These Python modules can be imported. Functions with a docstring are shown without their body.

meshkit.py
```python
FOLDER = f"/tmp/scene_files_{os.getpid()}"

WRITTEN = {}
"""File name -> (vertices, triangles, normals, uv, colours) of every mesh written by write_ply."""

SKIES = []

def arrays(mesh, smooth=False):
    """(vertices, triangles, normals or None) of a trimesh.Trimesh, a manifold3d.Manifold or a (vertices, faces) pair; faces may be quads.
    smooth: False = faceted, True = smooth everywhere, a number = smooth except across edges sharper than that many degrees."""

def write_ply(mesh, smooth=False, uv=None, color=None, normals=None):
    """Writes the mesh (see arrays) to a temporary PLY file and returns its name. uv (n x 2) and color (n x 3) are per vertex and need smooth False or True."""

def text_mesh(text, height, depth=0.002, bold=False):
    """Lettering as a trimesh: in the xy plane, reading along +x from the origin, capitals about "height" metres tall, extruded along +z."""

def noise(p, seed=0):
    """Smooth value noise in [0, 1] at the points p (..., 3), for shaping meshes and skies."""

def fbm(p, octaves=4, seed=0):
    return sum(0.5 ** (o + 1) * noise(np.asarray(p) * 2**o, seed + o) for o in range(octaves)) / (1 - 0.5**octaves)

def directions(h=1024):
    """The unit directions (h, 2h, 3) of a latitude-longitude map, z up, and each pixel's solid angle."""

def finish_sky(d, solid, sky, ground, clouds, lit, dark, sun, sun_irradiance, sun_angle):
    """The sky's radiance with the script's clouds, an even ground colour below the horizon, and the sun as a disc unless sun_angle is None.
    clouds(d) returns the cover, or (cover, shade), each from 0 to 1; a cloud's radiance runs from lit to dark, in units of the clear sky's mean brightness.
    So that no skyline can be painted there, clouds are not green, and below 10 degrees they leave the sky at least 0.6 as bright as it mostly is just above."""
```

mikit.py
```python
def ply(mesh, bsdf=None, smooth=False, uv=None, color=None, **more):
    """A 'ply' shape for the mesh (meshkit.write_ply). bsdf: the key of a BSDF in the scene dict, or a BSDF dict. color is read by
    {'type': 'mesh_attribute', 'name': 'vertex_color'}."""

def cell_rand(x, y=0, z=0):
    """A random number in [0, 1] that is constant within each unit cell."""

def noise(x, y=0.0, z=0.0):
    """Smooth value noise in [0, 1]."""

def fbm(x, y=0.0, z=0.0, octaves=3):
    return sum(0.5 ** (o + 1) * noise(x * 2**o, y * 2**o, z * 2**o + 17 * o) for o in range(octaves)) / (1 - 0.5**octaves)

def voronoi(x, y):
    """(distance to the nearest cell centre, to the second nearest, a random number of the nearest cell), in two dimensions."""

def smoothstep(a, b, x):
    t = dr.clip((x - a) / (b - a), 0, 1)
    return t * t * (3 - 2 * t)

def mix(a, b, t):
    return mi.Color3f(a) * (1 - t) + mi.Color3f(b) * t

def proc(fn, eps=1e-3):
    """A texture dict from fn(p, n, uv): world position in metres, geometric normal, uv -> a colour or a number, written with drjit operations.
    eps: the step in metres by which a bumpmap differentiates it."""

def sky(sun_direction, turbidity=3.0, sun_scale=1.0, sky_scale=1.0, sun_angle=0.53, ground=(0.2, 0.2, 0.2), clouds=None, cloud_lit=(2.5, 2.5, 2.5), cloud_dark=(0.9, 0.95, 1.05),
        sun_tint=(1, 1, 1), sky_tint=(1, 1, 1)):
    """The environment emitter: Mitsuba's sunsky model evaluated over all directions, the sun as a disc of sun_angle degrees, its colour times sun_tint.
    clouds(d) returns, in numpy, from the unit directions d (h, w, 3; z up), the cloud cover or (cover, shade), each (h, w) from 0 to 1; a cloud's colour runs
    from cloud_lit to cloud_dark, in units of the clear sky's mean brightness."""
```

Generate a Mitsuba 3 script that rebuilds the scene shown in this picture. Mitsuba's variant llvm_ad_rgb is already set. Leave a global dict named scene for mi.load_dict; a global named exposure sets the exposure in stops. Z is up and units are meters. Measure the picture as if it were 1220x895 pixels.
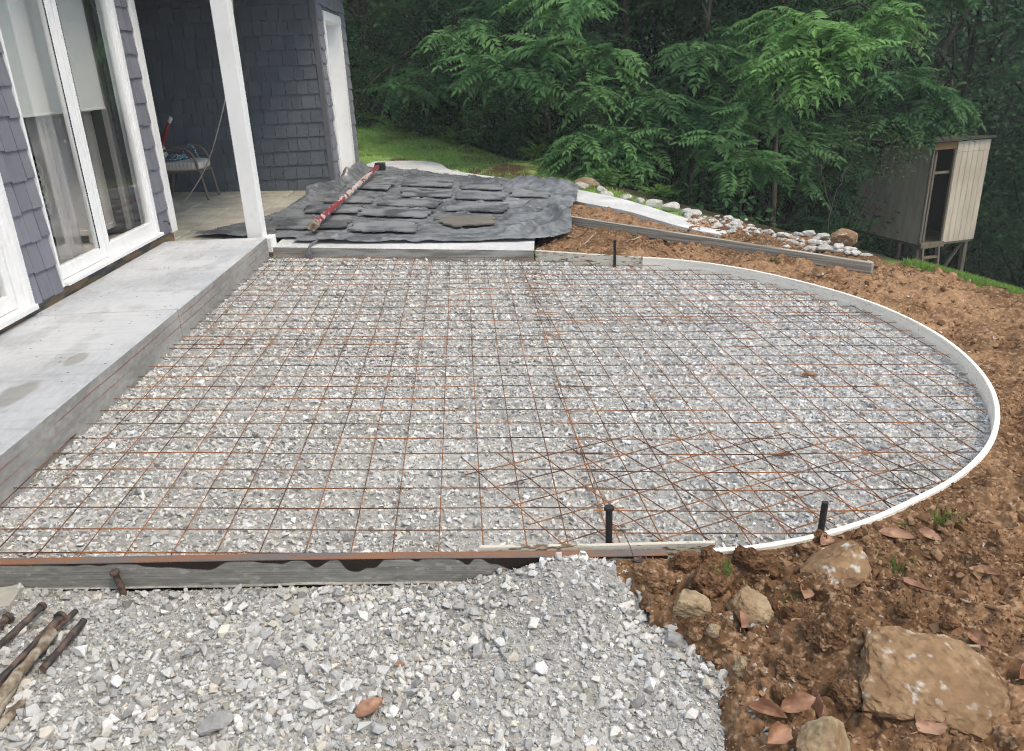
import math
import numpy as np
import trimesh
import shapely
from shapely.geometry import Polygon, LineString, Point
from scipy.spatial import ConvexHull
import drjit as dr
import mitsuba as mi
import mikit
import meshkit
from mikit import proc, noise, fbm, voronoi, cell_rand, smoothstep, mix

T = mi.ScalarTransform4f
scene, labels = {}, {}

# ------------------------------------------------------------------ camera, sky, exposure
EYE = np.array([0.0, 0.0, 1.58])
FWD = np.array([0.0, 0.930857, -0.365382])
DOWN = np.array([-0.038883, -0.365106, -0.930153])
scene['camera'] = {'type': 'perspective', 'fov': 66.21, 'fov_axis': 'x', 'near_clip': 0.05, 'far_clip': 300.0,
                   'to_world': T().look_at(origin=EYE.tolist(), target=(EYE + FWD).tolist(), up=(-DOWN).tolist())}
scene['sky'] = mikit.sky([0.45, -0.35, 0.82], turbidity=3, sun_scale=0.3, sun_angle=16, clouds=lambda d: 1.0,
                         cloud_lit=(2.2, 2.42, 2.68))
exposure = 2.42

# ------------------------------------------------------------------ helpers
AZ = -0.03168813
HR = np.array([[math.cos(AZ), math.sin(AZ), 0], [-math.sin(AZ), math.cos(AZ), 0], [0, 0, 1]])


def hw(v):                       # house frame (w outward, u along the wall, z) -> world
    return np.asarray(v, float) @ HR.T


used = {}


def uniq(key):
    if key not in used:
        used[key] = 0
        return key
    used[key] += 1
    return f'{key}_{used[key]:03d}'


def put(key, mesh, bsdf, smooth=False, label=None, cat=None, group=None, kind=None, color=None, uv=None, parent=None):
    key = uniq((parent + '__' if parent else '') + key)
    scene[key] = mikit.ply(mesh, bsdf, smooth=smooth, color=color, uv=uv)
    tag(key, label, cat, group, kind)
    return key


def tag(key, label=None, cat=None, group=None, kind=None):
    d = {k: v for k, v in dict(label=label, category=cat, group=group, kind=kind).items() if v}
    if d:
        labels[key] = d


def bx(x0, x1, y0, y1, z0, z1, bev=0.0):
    if bev <= 0:
        v = np.array([[x, y, z] for x in (x0, x1) for y in (y0, y1) for z in (z0, z1)], float)
        f = np.array([[0, 1, 3], [0, 3, 2], [4, 6, 7], [4, 7, 5], [0, 4, 5], [0, 5, 1], [2, 3, 7], [2, 7, 6], [0, 2, 6], [0, 6, 4], [1, 5, 7], [1, 7, 3]])
        return v, f
    p = []
    for i in (0, 1):
        for j in (0, 1):
            for k in (0, 1):
                c = np.array([(x0, x1)[i], (y0, y1)[j], (z0, z1)[k]])
                s = np.array([1 - 2 * i, 1 - 2 * j, 1 - 2 * k]) * bev
                for a in range(3):
                    q = c + s
                    q[a] = c[a]
                    p.append(q)
    return hull(np.array(p))


def hull(p):
    h = ConvexHull(p)
    f = h.simplices.copy()
    n = np.cross(p[f[:, 1]] - p[f[:, 0]], p[f[:, 2]] - p[f[:, 0]])
    flip = (n * h.equations[:, :3]).sum(1) < 0
    f[flip] = f[flip][:, ::-1]
    ids, inv = np.unique(f, return_inverse=True)
    return p[ids], inv.reshape(f.shape)


def cat_m(ms):
    vs, fs, o = [], [], 0
    for v, f in ms:
        f = np.asarray(f)
        if f.shape[1] == 4:
            f = np.vstack([f[:, [0, 1, 2]], f[:, [0, 2, 3]]])
        vs.append(np.asarray(v, float)); fs.append(f + o); o += len(v)
    return np.vstack(vs), np.vstack(fs)


def H(m):
    return hw(m[0]), m[1]


def mv(m, R=None, t=(0, 0, 0)):
    v = np.asarray(m[0], float)
    if R is not None:
        v = v @ np.asarray(R).T
    return v + np.asarray(t), m[1]


def rot(ax, ang):
    return trimesh.transformations.rotation_matrix(ang, ax)[:3, :3]


def tube(pts, rad, sides=6, caps=True):
    p = np.asarray(pts, float)
    n = len(p)
    t = np.gradient(p, axis=0) if n > 2 else np.repeat((p[1:] - p[:1]), 2, 0)
    t /= np.linalg.norm(t, axis=1, keepdims=True) + 1e-12
    ref = np.array([0, 0, 1.0]) if abs(t[:, 2]).mean() < 0.8 else np.array([1.0, 0, 0])
    a = np.cross(t, ref); a /= np.linalg.norm(a, axis=1, keepdims=True) + 1e-12
    b = np.cross(a, t)
    ang = np.arange(sides) * 2 * np.pi / sides
    rad = np.broadcast_to(rad, (n,))
    v = (p[:, None] + rad[:, None, None] * (np.cos(ang)[None, :, None] * a[:, None] + np.sin(ang)[None, :, None] * b[:, None])).reshape(-1, 3)
    i, j = np.meshgrid(np.arange(n - 1), np.arange(sides), indexing='ij')
    q = np.stack([i * sides + j, (i + 1) * sides + j, (i + 1) * sides + (j + 1) % sides, i * sides + (j + 1) % sides], -1).reshape(-1, 4)
    f = np.vstack([q[:, [0, 1, 2]], q[:, [0, 2, 3]]])
    if caps:
        k = len(v)
        v = np.vstack([v, p[:1], p[-1:]])
        j = np.arange(sides)
        e = (n - 1) * sides
        f = np.vstack([f, np.stack([j * 0 + k, j, (j + 1) % sides], 1), np.stack([j * 0 + k + 1, e + (j + 1) % sides, e + j], 1)])
    return v, f


def spline(pts, n=16):
    from scipy.interpolate import CubicSpline
    p = np.asarray(pts, float)
    s = np.concatenate([[0], np.cumsum(np.linalg.norm(np.diff(p, axis=0), axis=1))])
    return CubicSpline(s, p)(np.linspace(0, s[-1], n))


def nz(p, seed=0):
    return meshkit.noise(np.asarray(p, float), seed)


def nf(p, octaves=4, seed=0):
    return meshkit.fbm(np.asarray(p, float), octaves, seed)


def xy3(x, y, s, off=0.0):
    return np.stack([np.asarray(x) * s, np.asarray(y) * s, np.zeros_like(np.asarray(x, float)) + off], -1)


def ss(a, b, x):
    t = np.clip((np.asarray(x) - a) / (b - a), 0, 1)
    return t * t * (3 - 2 * t)


def col(c):
    return {'type': 'rgb', 'value': list(c)}


def diffuse(c):
    return {'type': 'twosided', 'b': {'type': 'diffuse', 'reflectance': c if isinstance(c, dict) else col(c)}}


def princ(c, rough=0.6, spec=0.4, **k):
    return {'type': 'twosided', 'b': {'type': 'principled', 'base_color': c if isinstance(c, dict) else col(c), 'roughness': rough, 'specular': spec, **k}}


def bump(b, fn, scale, eps=2e-3):
    inner = b['b'] if b['type'] == 'twosided' else b
    return {'type': 'twosided', 'b': {'type': 'bumpmap', 't': proc(fn, eps), 'scale': scale, 'b': inner}}


VC = {'type': 'mesh_attribute', 'name': 'vertex_color'}

# ------------------------------------------------------------------ materials
scene['m_stone'] = diffuse(VC)
scene['m_leaf'] = {'type': 'principledthin', 'base_color': VC, 'roughness': 0.55, 'spec_trans': 0.0, 'diff_trans': 0.7, 'eta': 1.35}
scene['m_grass'] = {'type': 'principledthin', 'base_color': VC, 'roughness': 0.6, 'spec_trans': 0.0, 'diff_trans': 0.8, 'eta': 1.3}


def f_fines(p, n, uv):
    a = fbm(p.x * 3, p.y * 3, 0.0, 3)
    b = fbm(p.x * 90, p.y * 90, 3.0, 3)
    c = mix((.30, .29, .27), (.48, .465, .44), smoothstep(.25, .75, .5 * a + .5 * b))
    return c


scene['m_fines'] = bump(diffuse(proc(f_fines)), lambda p, n, uv: fbm(p.x * 110, p.y * 110, p.z * 110, 3), 0.006, 1.5e-3)


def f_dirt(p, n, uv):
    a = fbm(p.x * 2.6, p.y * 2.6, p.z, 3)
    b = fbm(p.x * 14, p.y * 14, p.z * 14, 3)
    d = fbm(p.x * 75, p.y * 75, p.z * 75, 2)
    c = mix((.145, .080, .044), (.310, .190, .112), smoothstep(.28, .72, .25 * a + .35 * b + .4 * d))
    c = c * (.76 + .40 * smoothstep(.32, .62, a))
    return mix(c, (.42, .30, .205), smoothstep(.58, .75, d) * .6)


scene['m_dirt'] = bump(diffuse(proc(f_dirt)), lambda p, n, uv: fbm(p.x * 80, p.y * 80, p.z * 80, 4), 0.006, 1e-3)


def f_hill(p, n, uv):
    a = fbm(p.x * 2.2, p.y * 2.2, 0.0, 4)
    b = fbm(p.x * 30, p.y * 30, 0.0, 2)
    g = mix((.16, .27, .07), (.26, .39, .12), smoothstep(.3, .7, b))
    g = mix((.10, .065, .038), g, smoothstep(.32, .5, a))
    litter = smoothstep(5.22, 5.42, .932 * p.x + .362 * p.y) * smoothstep(6.3, 6.9, p.y)
    return mix(g, (.05, .045, .028), litter)


scene['m_hill'] = diffuse(proc(f_hill))


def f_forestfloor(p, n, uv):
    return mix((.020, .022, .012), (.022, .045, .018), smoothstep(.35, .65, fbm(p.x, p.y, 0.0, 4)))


def f_conc_top(p, n, uv):
    a = fbm(p.x * 1.3, p.y * 2.2, 1.0, 4)
    b = fbm(p.x * 60, p.y * 25, 2.0, 3)
    c = mix((.385, .40, .425), (.47, .485, .51), smoothstep(.3, .7, .65 * a + .35 * b))
    stain = mi.Float(0)
    for sx, sy, rx, ry in ((-2.29, 3.36, .085, .17), (-2.24, 3.83, .055, .10), (-2.32, 3.02, .08, .10)):
        q = dr.square((p.x - sx) / rx) + dr.square((p.y - sy) / ry) + .5 * (noise(p.x * 14, p.y * 14, 5.0) - .5)
        stain = dr.maximum(stain, 1 - smoothstep(.5, 1.15, q))
    c = mix(c, (.25, .243, .225), stain * .72)
    c = c * (1 - .10 * smoothstep(.55, .8, fbm(p.x * 3, p.y * 34, 7.0, 3))) * (1 - .14 * smoothstep(.5, .75, fbm(p.x * 9, p.y * 5, 9.0, 4)))
    v1, v2, r = voronoi(p.x * 7, p.y * 7)
    speck = (1 - smoothstep(.03, .06, v1)) * dr.select(r > .66, 1., 0.)
    return mix(c, (.09, .08, .07), speck * .8)


scene['m_step_top'] = princ(proc(f_conc_top), 0.75, 0.25)


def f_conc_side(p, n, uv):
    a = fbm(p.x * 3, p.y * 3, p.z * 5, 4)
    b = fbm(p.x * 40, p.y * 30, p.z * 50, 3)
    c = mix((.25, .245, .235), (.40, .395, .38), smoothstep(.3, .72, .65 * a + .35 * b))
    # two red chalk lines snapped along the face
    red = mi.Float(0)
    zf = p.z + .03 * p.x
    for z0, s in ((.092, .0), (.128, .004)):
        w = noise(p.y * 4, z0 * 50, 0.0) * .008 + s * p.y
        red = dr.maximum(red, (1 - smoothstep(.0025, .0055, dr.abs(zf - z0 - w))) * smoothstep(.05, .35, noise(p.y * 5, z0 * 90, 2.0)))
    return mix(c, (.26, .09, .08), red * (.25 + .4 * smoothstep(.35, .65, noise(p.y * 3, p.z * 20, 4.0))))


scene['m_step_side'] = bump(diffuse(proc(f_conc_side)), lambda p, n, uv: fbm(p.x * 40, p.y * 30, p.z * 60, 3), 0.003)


def f_conc_light(p, n, uv):
    a = fbm(p.x * 4, p.y * 4, p.z * 4, 4)
    b = fbm(p.x * 70, p.y * 70, p.z * 70, 2)
    return mix((.52, .525, .53), (.68, .68, .68), smoothstep(.3, .7, .6 * a + .4 * b))


scene['m_conc_light'] = diffuse(proc(f_conc_light))


def f_conc_edge(p, n, uv):
    a = fbm(p.x * 5, p.y * 5, p.z * 30, 4)
    return mix((.20, .20, .19), (.36, .36, .35), smoothstep(.3, .7, a))


scene['m_conc_edge'] = diffuse(proc(f_conc_edge))


def shingle_fn(base):
    def fn(p, n, uv):
        a = fbm(p.x * 55, p.y * 55, p.z * 5, 3)
        b = fbm(p.x * 2.5, p.y * 2.5, p.z * 2.5, 3)
        return mi.Color3f(base) * (.82 + .22 * a + .16 * b)
    return fn


SH = []
for i, s in enumerate((1.0, .93, 1.08)):
    k = f'm_shingle{i}'
    fn = shingle_fn((.182 * s, .185 * s, .220 * s))
    scene[k] = bump(princ(proc(fn), 0.65, 0.3), lambda p, n, uv: fbm(p.x * 110, p.y * 110, p.z * 8, 2), 0.0015)
    SH.append(k)
SH2 = []  # same siding for the porch wall, its roof shade put into a darker colour
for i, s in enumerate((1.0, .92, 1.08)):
    k = f'm_shingle_shade{i}'
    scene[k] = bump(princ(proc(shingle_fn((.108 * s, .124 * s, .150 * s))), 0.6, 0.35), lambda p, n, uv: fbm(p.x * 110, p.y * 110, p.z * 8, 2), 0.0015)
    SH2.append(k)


def f_white(p, n, uv):
    a = fbm(p.x * 5, p.y * 5, p.z * 2, 4)
    b = fbm(p.x * 30, p.y * 30, p.z * 9, 3)
    c = mix((.77, .775, .78), (.80, .81, .82), smoothstep(.25, .6, a))
    return mix(c, (.50, .45, .38), .16 * smoothstep(.62, .82, b) + .18 * (1 - smoothstep(.2, .50, p.z + .25 * (b - .5))))


scene['m_white'] = princ(proc(f_white), 0.4, 0.45)
scene['m_dark_line'] = diffuse((.03, .03, .032))
scene['m_trimgrey'] = princ((.13, .135, .155), 0.6, 0.3)


def f_found(p, n, uv):
    a = fbm(p.x * 6, p.y * 6, p.z * 20, 4)
    return mix((.10, .105, .11), (.26, .19, .12), smoothstep(.38, .62, a - (p.z - .3) * 2.0))


scene['m_found'] = diffuse(proc(f_found))
scene['m_glass'] = {'type': 'thindielectric', 'int_ior': 1.52}
scene['m_shade'] = diffuse((.62, .64, .62))
scene['m_curtain'] = {'type': 'mask', 'opacity': 0.34, 'b': {'type': 'twosided', 'b': {'type': 'diffuse', 'reflectance': col((.7, .7, .7))}}}
scene['m_room'] = diffuse((.16, .16, .165))
scene['m_roomfloor'] = diffuse((.42, .40, .38))
scene['m_cabinet'] = princ((.72, .72, .71), .4, .4)
scene['m_black'] = princ((.02, .02, .022), .45, .4)


def f_paver(s):
    def fn(p, n, uv):
        a = fbm(p.x * 7, p.y * 7, 4.0, 4)
        b = fbm(p.x * 60, p.y * 60, 4.0, 2)
        return mi.Color3f(.45 * s, .43 * s, .375 * s) * (.62 + .5 * a + .22 * b)
    return fn


for i, s in enumerate((1.0, .9, 1.1)):
    scene[f'm_paver{i}'] = diffuse(proc(f_paver(s)))


def f_plastic(p, n, uv):
    a = fbm(p.x * 2.2, p.y * 2.2, p.z * 2, 4)
    b = fbm(p.x * 18, p.y * 18, p.z * 18, 3)
    return mix((.085, .090, .099), (.225, .235, .252), smoothstep(.32, .68, .6 * a + .4 * b))


scene['m_plastic'] = princ(proc(f_plastic), 0.28, 0.6)


def f_mat(p, n, uv):
    a = fbm(p.x * 5, p.y * 5, p.z * 5, 4)
    return mix((.080, .085, .092), (.225, .233, .247), smoothstep(.30, .64, a))


scene['m_mat'] = princ(proc(f_mat), 0.38, 0.5)
scene['m_mat_tan'] = princ(proc(lambda p, n, uv: mix((.10, .092, .078), (.19, .175, .15), fbm(p.x * 6, p.y * 6, p.z * 5, 4))), 0.6, 0.3)


def f_redpole(p, n, uv):
    a = fbm(p.x * 25, p.y * 9, p.z * 25, 4)
    far = smoothstep(8.6, 9.4, p.y) * (1 - smoothstep(10.3, 11.0, p.y)) * .17
    return mix((.23, .045, .055), (.46, .41, .40), smoothstep(.50, .62, a + far))


scene['m_redpole'] = princ(proc(f_redpole), 0.45, 0.4)


def f_rust(p, n, uv):
    a = fbm(p.x * 9, p.y * 9, p.z * 9, 3)
    return mix((.10, .050, .030), (.34, .145, .062), smoothstep(.35, .68, a))


scene['m_rust'] = princ(proc(f_rust), 0.75, 0.3)


def f_iron(p, n, uv):
    a = fbm(p.x * 40, p.y * 40, p.z * 40, 3)
    return mix((.035, .028, .026), (.135, .085, .065), smoothstep(.4, .75, a))


scene['m_iron'] = princ(proc(f_iron), 0.5, 0.5)
scene['m_stake_black'] = princ((.018, .016, .016), 0.5, 0.4)


def f_oldwood(p, n, uv):
    a = fbm(p.x * 40, p.y * 40, p.z * 40, 3)
    b = fbm(p.x * 9, p.y * 9, p.z * 9, 3)
    return mix((.12, .085, .06), (.40, .34, .27), smoothstep(.35, .62, .5 * a + .5 * b))


scene['m_oldwood'] = diffuse(proc(f_oldwood))


def f_form(p, n, uv):      # weathered form lumber, soaked dark along its top edge with drips running down
    zl = p.z + .03 * p.x
    g = .55 * fbm(p.x * 5, p.y * 3, zl * 240, 3) + .45 * fbm(p.x * 25, p.y * 3, zl * 60, 4)
    gray = mix((.15, .15, .14), (.27, .265, .245), smoothstep(.3, .7, g))
    gray = mix(gray, (.40, .39, .37), .5 * smoothstep(.60, .72, fbm(p.x * 30, p.y, zl * 60, 4)))
    drip = .085 - .046 * smoothstep(.36, .72, fbm(p.x * 7.5, 1.0, 0.0, 3)) * smoothstep(-1.5, -.7, p.x) - .014 * noise(p.x * 22, 2.0, 0.0) * noise(p.x * 3, 5.0, 0.0)
    wet = smoothstep(-.0025, .0025, zl - drip)
    c = mix(gray, (.022, .014, .011), wet)
    top = mix((.24, .115, .065), (.15, .125, .115), smoothstep(.4, .65, fbm(p.x * 6, p.y * 45, 0.0, 3)))
    return mix(c, top, smoothstep(.5, .8, dr.abs(n.z)))


scene['m_form'] = princ(proc(f_form), 0.6, 0.3)


def f_paintform(p, n, uv):
    a = fbm(p.x * 10, p.y * 10, p.z * 60, 4)
    b = fbm(p.x * 45, p.y * 45, p.z * 140, 3)
    return mix((.60, .575, .50), (.17, .125, .085), smoothstep(.53, .63, .55 * a + .45 * b))


scene['m_paintform'] = diffuse(proc(f_paintform))


def f_bender(p, n, uv):
    a = fbm(p.x * 4, p.y * 4, p.z * 50, 4)
    b = fbm(p.x * 50, p.y * 50, p.z * 90, 2)
    zl = p.z + .03 * p.x
    c = mix((.73, .705, .645), (.82, .795, .74), smoothstep(.3, .65, a))
    return mix(c, (.30, .235, .17), smoothstep(.62, .78, b) * .3 + .22 * (1 - smoothstep(.0, .02, zl)))


scene['m_bender'] = princ(proc(f_bender), 0.5, 0.35)


def f_plank(p, n, uv):
    q = p.x * .707 - p.y * .707
    g = fbm(q * 2.5, (p.x + p.y) * 70, p.z * 120, 4)
    return mix((.23, .215, .19), (.46, .44, .395), smoothstep(.3, .7, g))


scene['m_plank'] = diffuse(proc(f_plank))


def rock_fn(a, b, s):
    def fn(p, n, uv):
        q = fbm(p.x * 9, p.y * 9, p.z * 9, 4)
        r = fbm(p.x * 60, p.y * 60, p.z * 60, 3)
        c = mix(a, b, smoothstep(.3, .7, .5 * q + .5 * r))
        c = mix(c, (.22, .135, .08), .6 * smoothstep(.48, .68, fbm(p.x * 11 + 3, p.y * 11, p.z * 11, 4)) * dr.select(a[0] < .3, 1., 0.))
        return mix(c, (.56, .53, .49), s * smoothstep(.58, .80, fbm(p.x * 34 + 7, p.y * 34, p.z * 34, 4)))
    return fn


rb = lambda p, n, uv: fbm(p.x * 45, p.y * 45, p.z * 45, 4)
scene['m_rock_tan'] = bump(diffuse(proc(rock_fn((.185, .115, .066), (.335, .225, .135), .9))), rb, 0.016)
scene['m_rock_ochre'] = bump(diffuse(proc(rock_fn((.24, .175, .105), (.42, .33, .22), .25))), rb, 0.012)
scene['m_rock_white'] = bump(diffuse(proc(rock_fn((.36, .345, .32), (.60, .585, .56), .3))), rb, 0.014)
scene['m_rock_grey'] = bump(diffuse(proc(rock_fn((.26, .26, .255), (.43, .43, .43), .2))), rb, 0.010)
scene['m_clod_dark'] = bump(diffuse(proc(lambda p, n, uv: mix((.075, .040, .022), (.235, .135, .078), smoothstep(.3, .72, .5 * fbm(p.x * 18, p.y * 18, p.z * 18, 3) + .5 * fbm(p.x * 90, p.y * 90, p.z * 90, 2))))), lambda p, n, uv: fbm(p.x * 70, p.y * 70, p.z * 70, 4), 0.014, 1e-3)
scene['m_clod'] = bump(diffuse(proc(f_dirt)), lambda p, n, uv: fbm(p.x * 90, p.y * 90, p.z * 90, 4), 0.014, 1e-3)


def f_deadleaf(p, n, uv):
    a = fbm(p.x * 30, p.y * 30, p.z * 30, 3)
    return mix((.17, .080, .048), (.37, .215, .14), smoothstep(.3, .7, a))


scene['m_deadleaf'] = princ(proc(f_deadleaf), 0.5, 0.35)


def f_bark(p, n, uv):
    a = fbm(p.x * 14, p.y * 14, p.z * 3, 4)
    return mix((.035, .030, .025), (.115, .10, .085), smoothstep(.35, .7, a))


scene['m_bark'] = diffuse(proc(f_bark))
scene['m_twig'] = diffuse((.12, .105, .09))
scene['m_bark_dark'] = diffuse(proc(lambda p, n, uv: mix((.018, .016, .013), (.07, .062, .052), smoothstep(.35, .7, fbm(p.x * 14, p.y * 14, p.z * 3, 3)))))


def f_siding(p, n, uv):
    a = fbm(p.x * 12, p.y * 12, p.z * 1.2, 4)
    b = fbm(p.x * 1.2, p.y * 1.2, p.z * 1.2, 3)
    return mix((.54, .475, .385), (.70, .625, .52), smoothstep(.3, .7, .5 * a + .5 * b))


scene['m_siding'] = diffuse(proc(f_siding))
scene['m_shedwood'] = diffuse(proc(lambda p, n, uv: mix((.13, .105, .08), (.28, .245, .20), fbm(p.x * 20, p.y * 20, p.z * 4, 3))))
scene['m_shedinner_shade'] = diffuse((.055, .048, .040))  # near-black: the shade inside the shed is put into the wall colour
scene['m_shedtrim'] = diffuse((.24, .15, .085))
scene['m_tarp'] = diffuse((.10, .085, .07))
scene['m_chairframe'] = princ((.16, .13, .105), .4, .5)


def f_cushion(p, n, uv):
    s = (p.x * .9 - p.y * .35) * 26 + noise(p.x * 9, p.y * 9, p.z * 9) * .6
    st = smoothstep(.35, .5, s - dr.floor(s)) * (1 - smoothstep(.8, .95, s - dr.floor(s)))
    return mix((.60, .58, .55), (.34, .33, .33), st * .7)


scene['m_cushion'] = diffuse(proc(f_cushion))


def f_rope(p, n, uv):
    s = noise(p.x * 75, p.y * 75, p.z * 75)
    return mix((.03, .17, .30), mix((.55, .6, .62), (.015, .02, .035), smoothstep(.55, .6, s)), smoothstep(.42, .46, s))


scene['m_rope'] = diffuse(proc(f_rope))
scene['m_cord'] = diffuse((.62, .60, .56))
scene['m_redgrip'] = princ((.24, .035, .03), .4, .4)

# ------------------------------------------------------------------ terrain heights
CREST = np.array([[-14, 24], [-8, 21], [-3.4, 18.6], [-1.3, 15.9], [.6, 13.5], [1.25, 11.8], [2.0, 9.7], [2.65, 8.1], [3.02, 7.2], [3.34, 6.25], [3.62, 5.3], [4.0, 4.2], [4.5, 2.6], [4.8, 0], [4.8, -12]], float)


def crest_d(x, y):
    p = np.stack([np.ravel(x), np.ravel(y)], -1).astype(float)
    best, sign = np.full(len(p), 1e9), np.ones(len(p))
    for a, b in zip(CREST[:-1], CREST[1:]):
        ab = b - a
        t = np.clip(((p - a) @ ab) / (ab @ ab), 0, 1)
        q = p - a - t[:, None] * ab
        d = np.hypot(q[:, 0], q[:, 1])
        s = -(ab[0] * (p[:, 1] - a[1]) - ab[1] * (p[:, 0] - a[0]))
        m = d < best
        # right-hand side when walking along the crest towards the camera is the house side
        best[m] = d[m]
        sign[m] = np.where(s[m] > 0, -1, 1)
    return (best * sign).reshape(np.shape(x))


def zp(x):
    return -.03 * np.clip(x, -4, 4.6)


def base(x, y):
    x, y = np.asarray(x, float), np.asarray(y, float)
    d = crest_d(x, y)
    z = zp(x) + .13 * np.clip(y - 13.4, 0, 7) * (1 - ss(-1.6, 1.6, x)) + .17 * np.exp(-((x - .3) / .9) ** 2 - ((y - 12.75) / .6) ** 2)
    dd = np.clip(d, 0, None)
    z = z - (.46 * dd - .46 * .45 * (1 - np.exp(-dd / .45)))
    far = 30 + .25 * np.abs(x - 4)
    z = np.maximum(z, -6.5 + .4 * np.sin(x * .3)) + .42 * np.clip(y - far, 0, None)  # ground climbs again far back, added to block sky leaking between the trees
    return z + .06 * (nf(xy3(x, y, .5), 3, 5) - .5) * ss(.2, 2, d)


def grid(x0, x1, y0, y1, dx, zf, poly=None, wind=False):
    nx, ny = int((x1 - x0) / dx) + 1, int((y1 - y0) / dx) + 1
    X, Y = np.meshgrid(np.linspace(x0, x1, nx), np.linspace(y0, y1, ny))
    i, j = np.meshgrid(np.arange(ny - 1), np.arange(nx - 1), indexing='ij')
    a = (i * nx + j).ravel()
    q = np.stack([a, a + 1, a + nx + 1, a + nx], 1)
    x, y = X.ravel(), Y.ravel()
    if poly is not None:
        q = q[shapely.contains_xy(poly, x[q].mean(1), y[q].mean(1))]
        ids, inv = np.unique(q, return_inverse=True)
        q, x, y = inv.reshape(q.shape), x[ids], y[ids]
    v = np.stack([x, y, zf(x, y)], 1)
    return v, np.vstack([q[:, [0, 1, 2]], q[:, [0, 2, 3]]])


# the inner line of the forms
CURVE = [(1.128, 6.446), (1.425, 6.335), (1.80, 6.065), (2.07, 5.74), (2.26, 5.43), (2.40, 5.12), (2.485, 4.78), (2.515, 4.42), (2.495, 4.12), (2.430, 3.80), (2.335, 3.52), (2.21, 3.268), (2.072, 3.055),
         (1.927, 2.88), (1.764, 2.725), (1.603, 2.60), (1.462, 2.51), (1.263, 2.39), (1.092, 2.31), (.887, 2.24), (.637, 2.20)]
CUR = spline([(a, b, 0) for a, b in CURVE], 90)[:, :2]
PATIO = Polygon([(-2.0, 2.19), (-2.12, 6.98), (.24, 6.74)] + [tuple(q) for q in CUR] + [(.487, 2.19)])
GRAV_NEAR = Polygon([(-2.6, .4), (-2.2, 2.165), (.42, 2.165), (.40, 2.03), (.47, 1.93), (.60, 1.78), (.60, 1.68), (.56, 1.58), (.54, 1.46), (.54, .4)])
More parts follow.
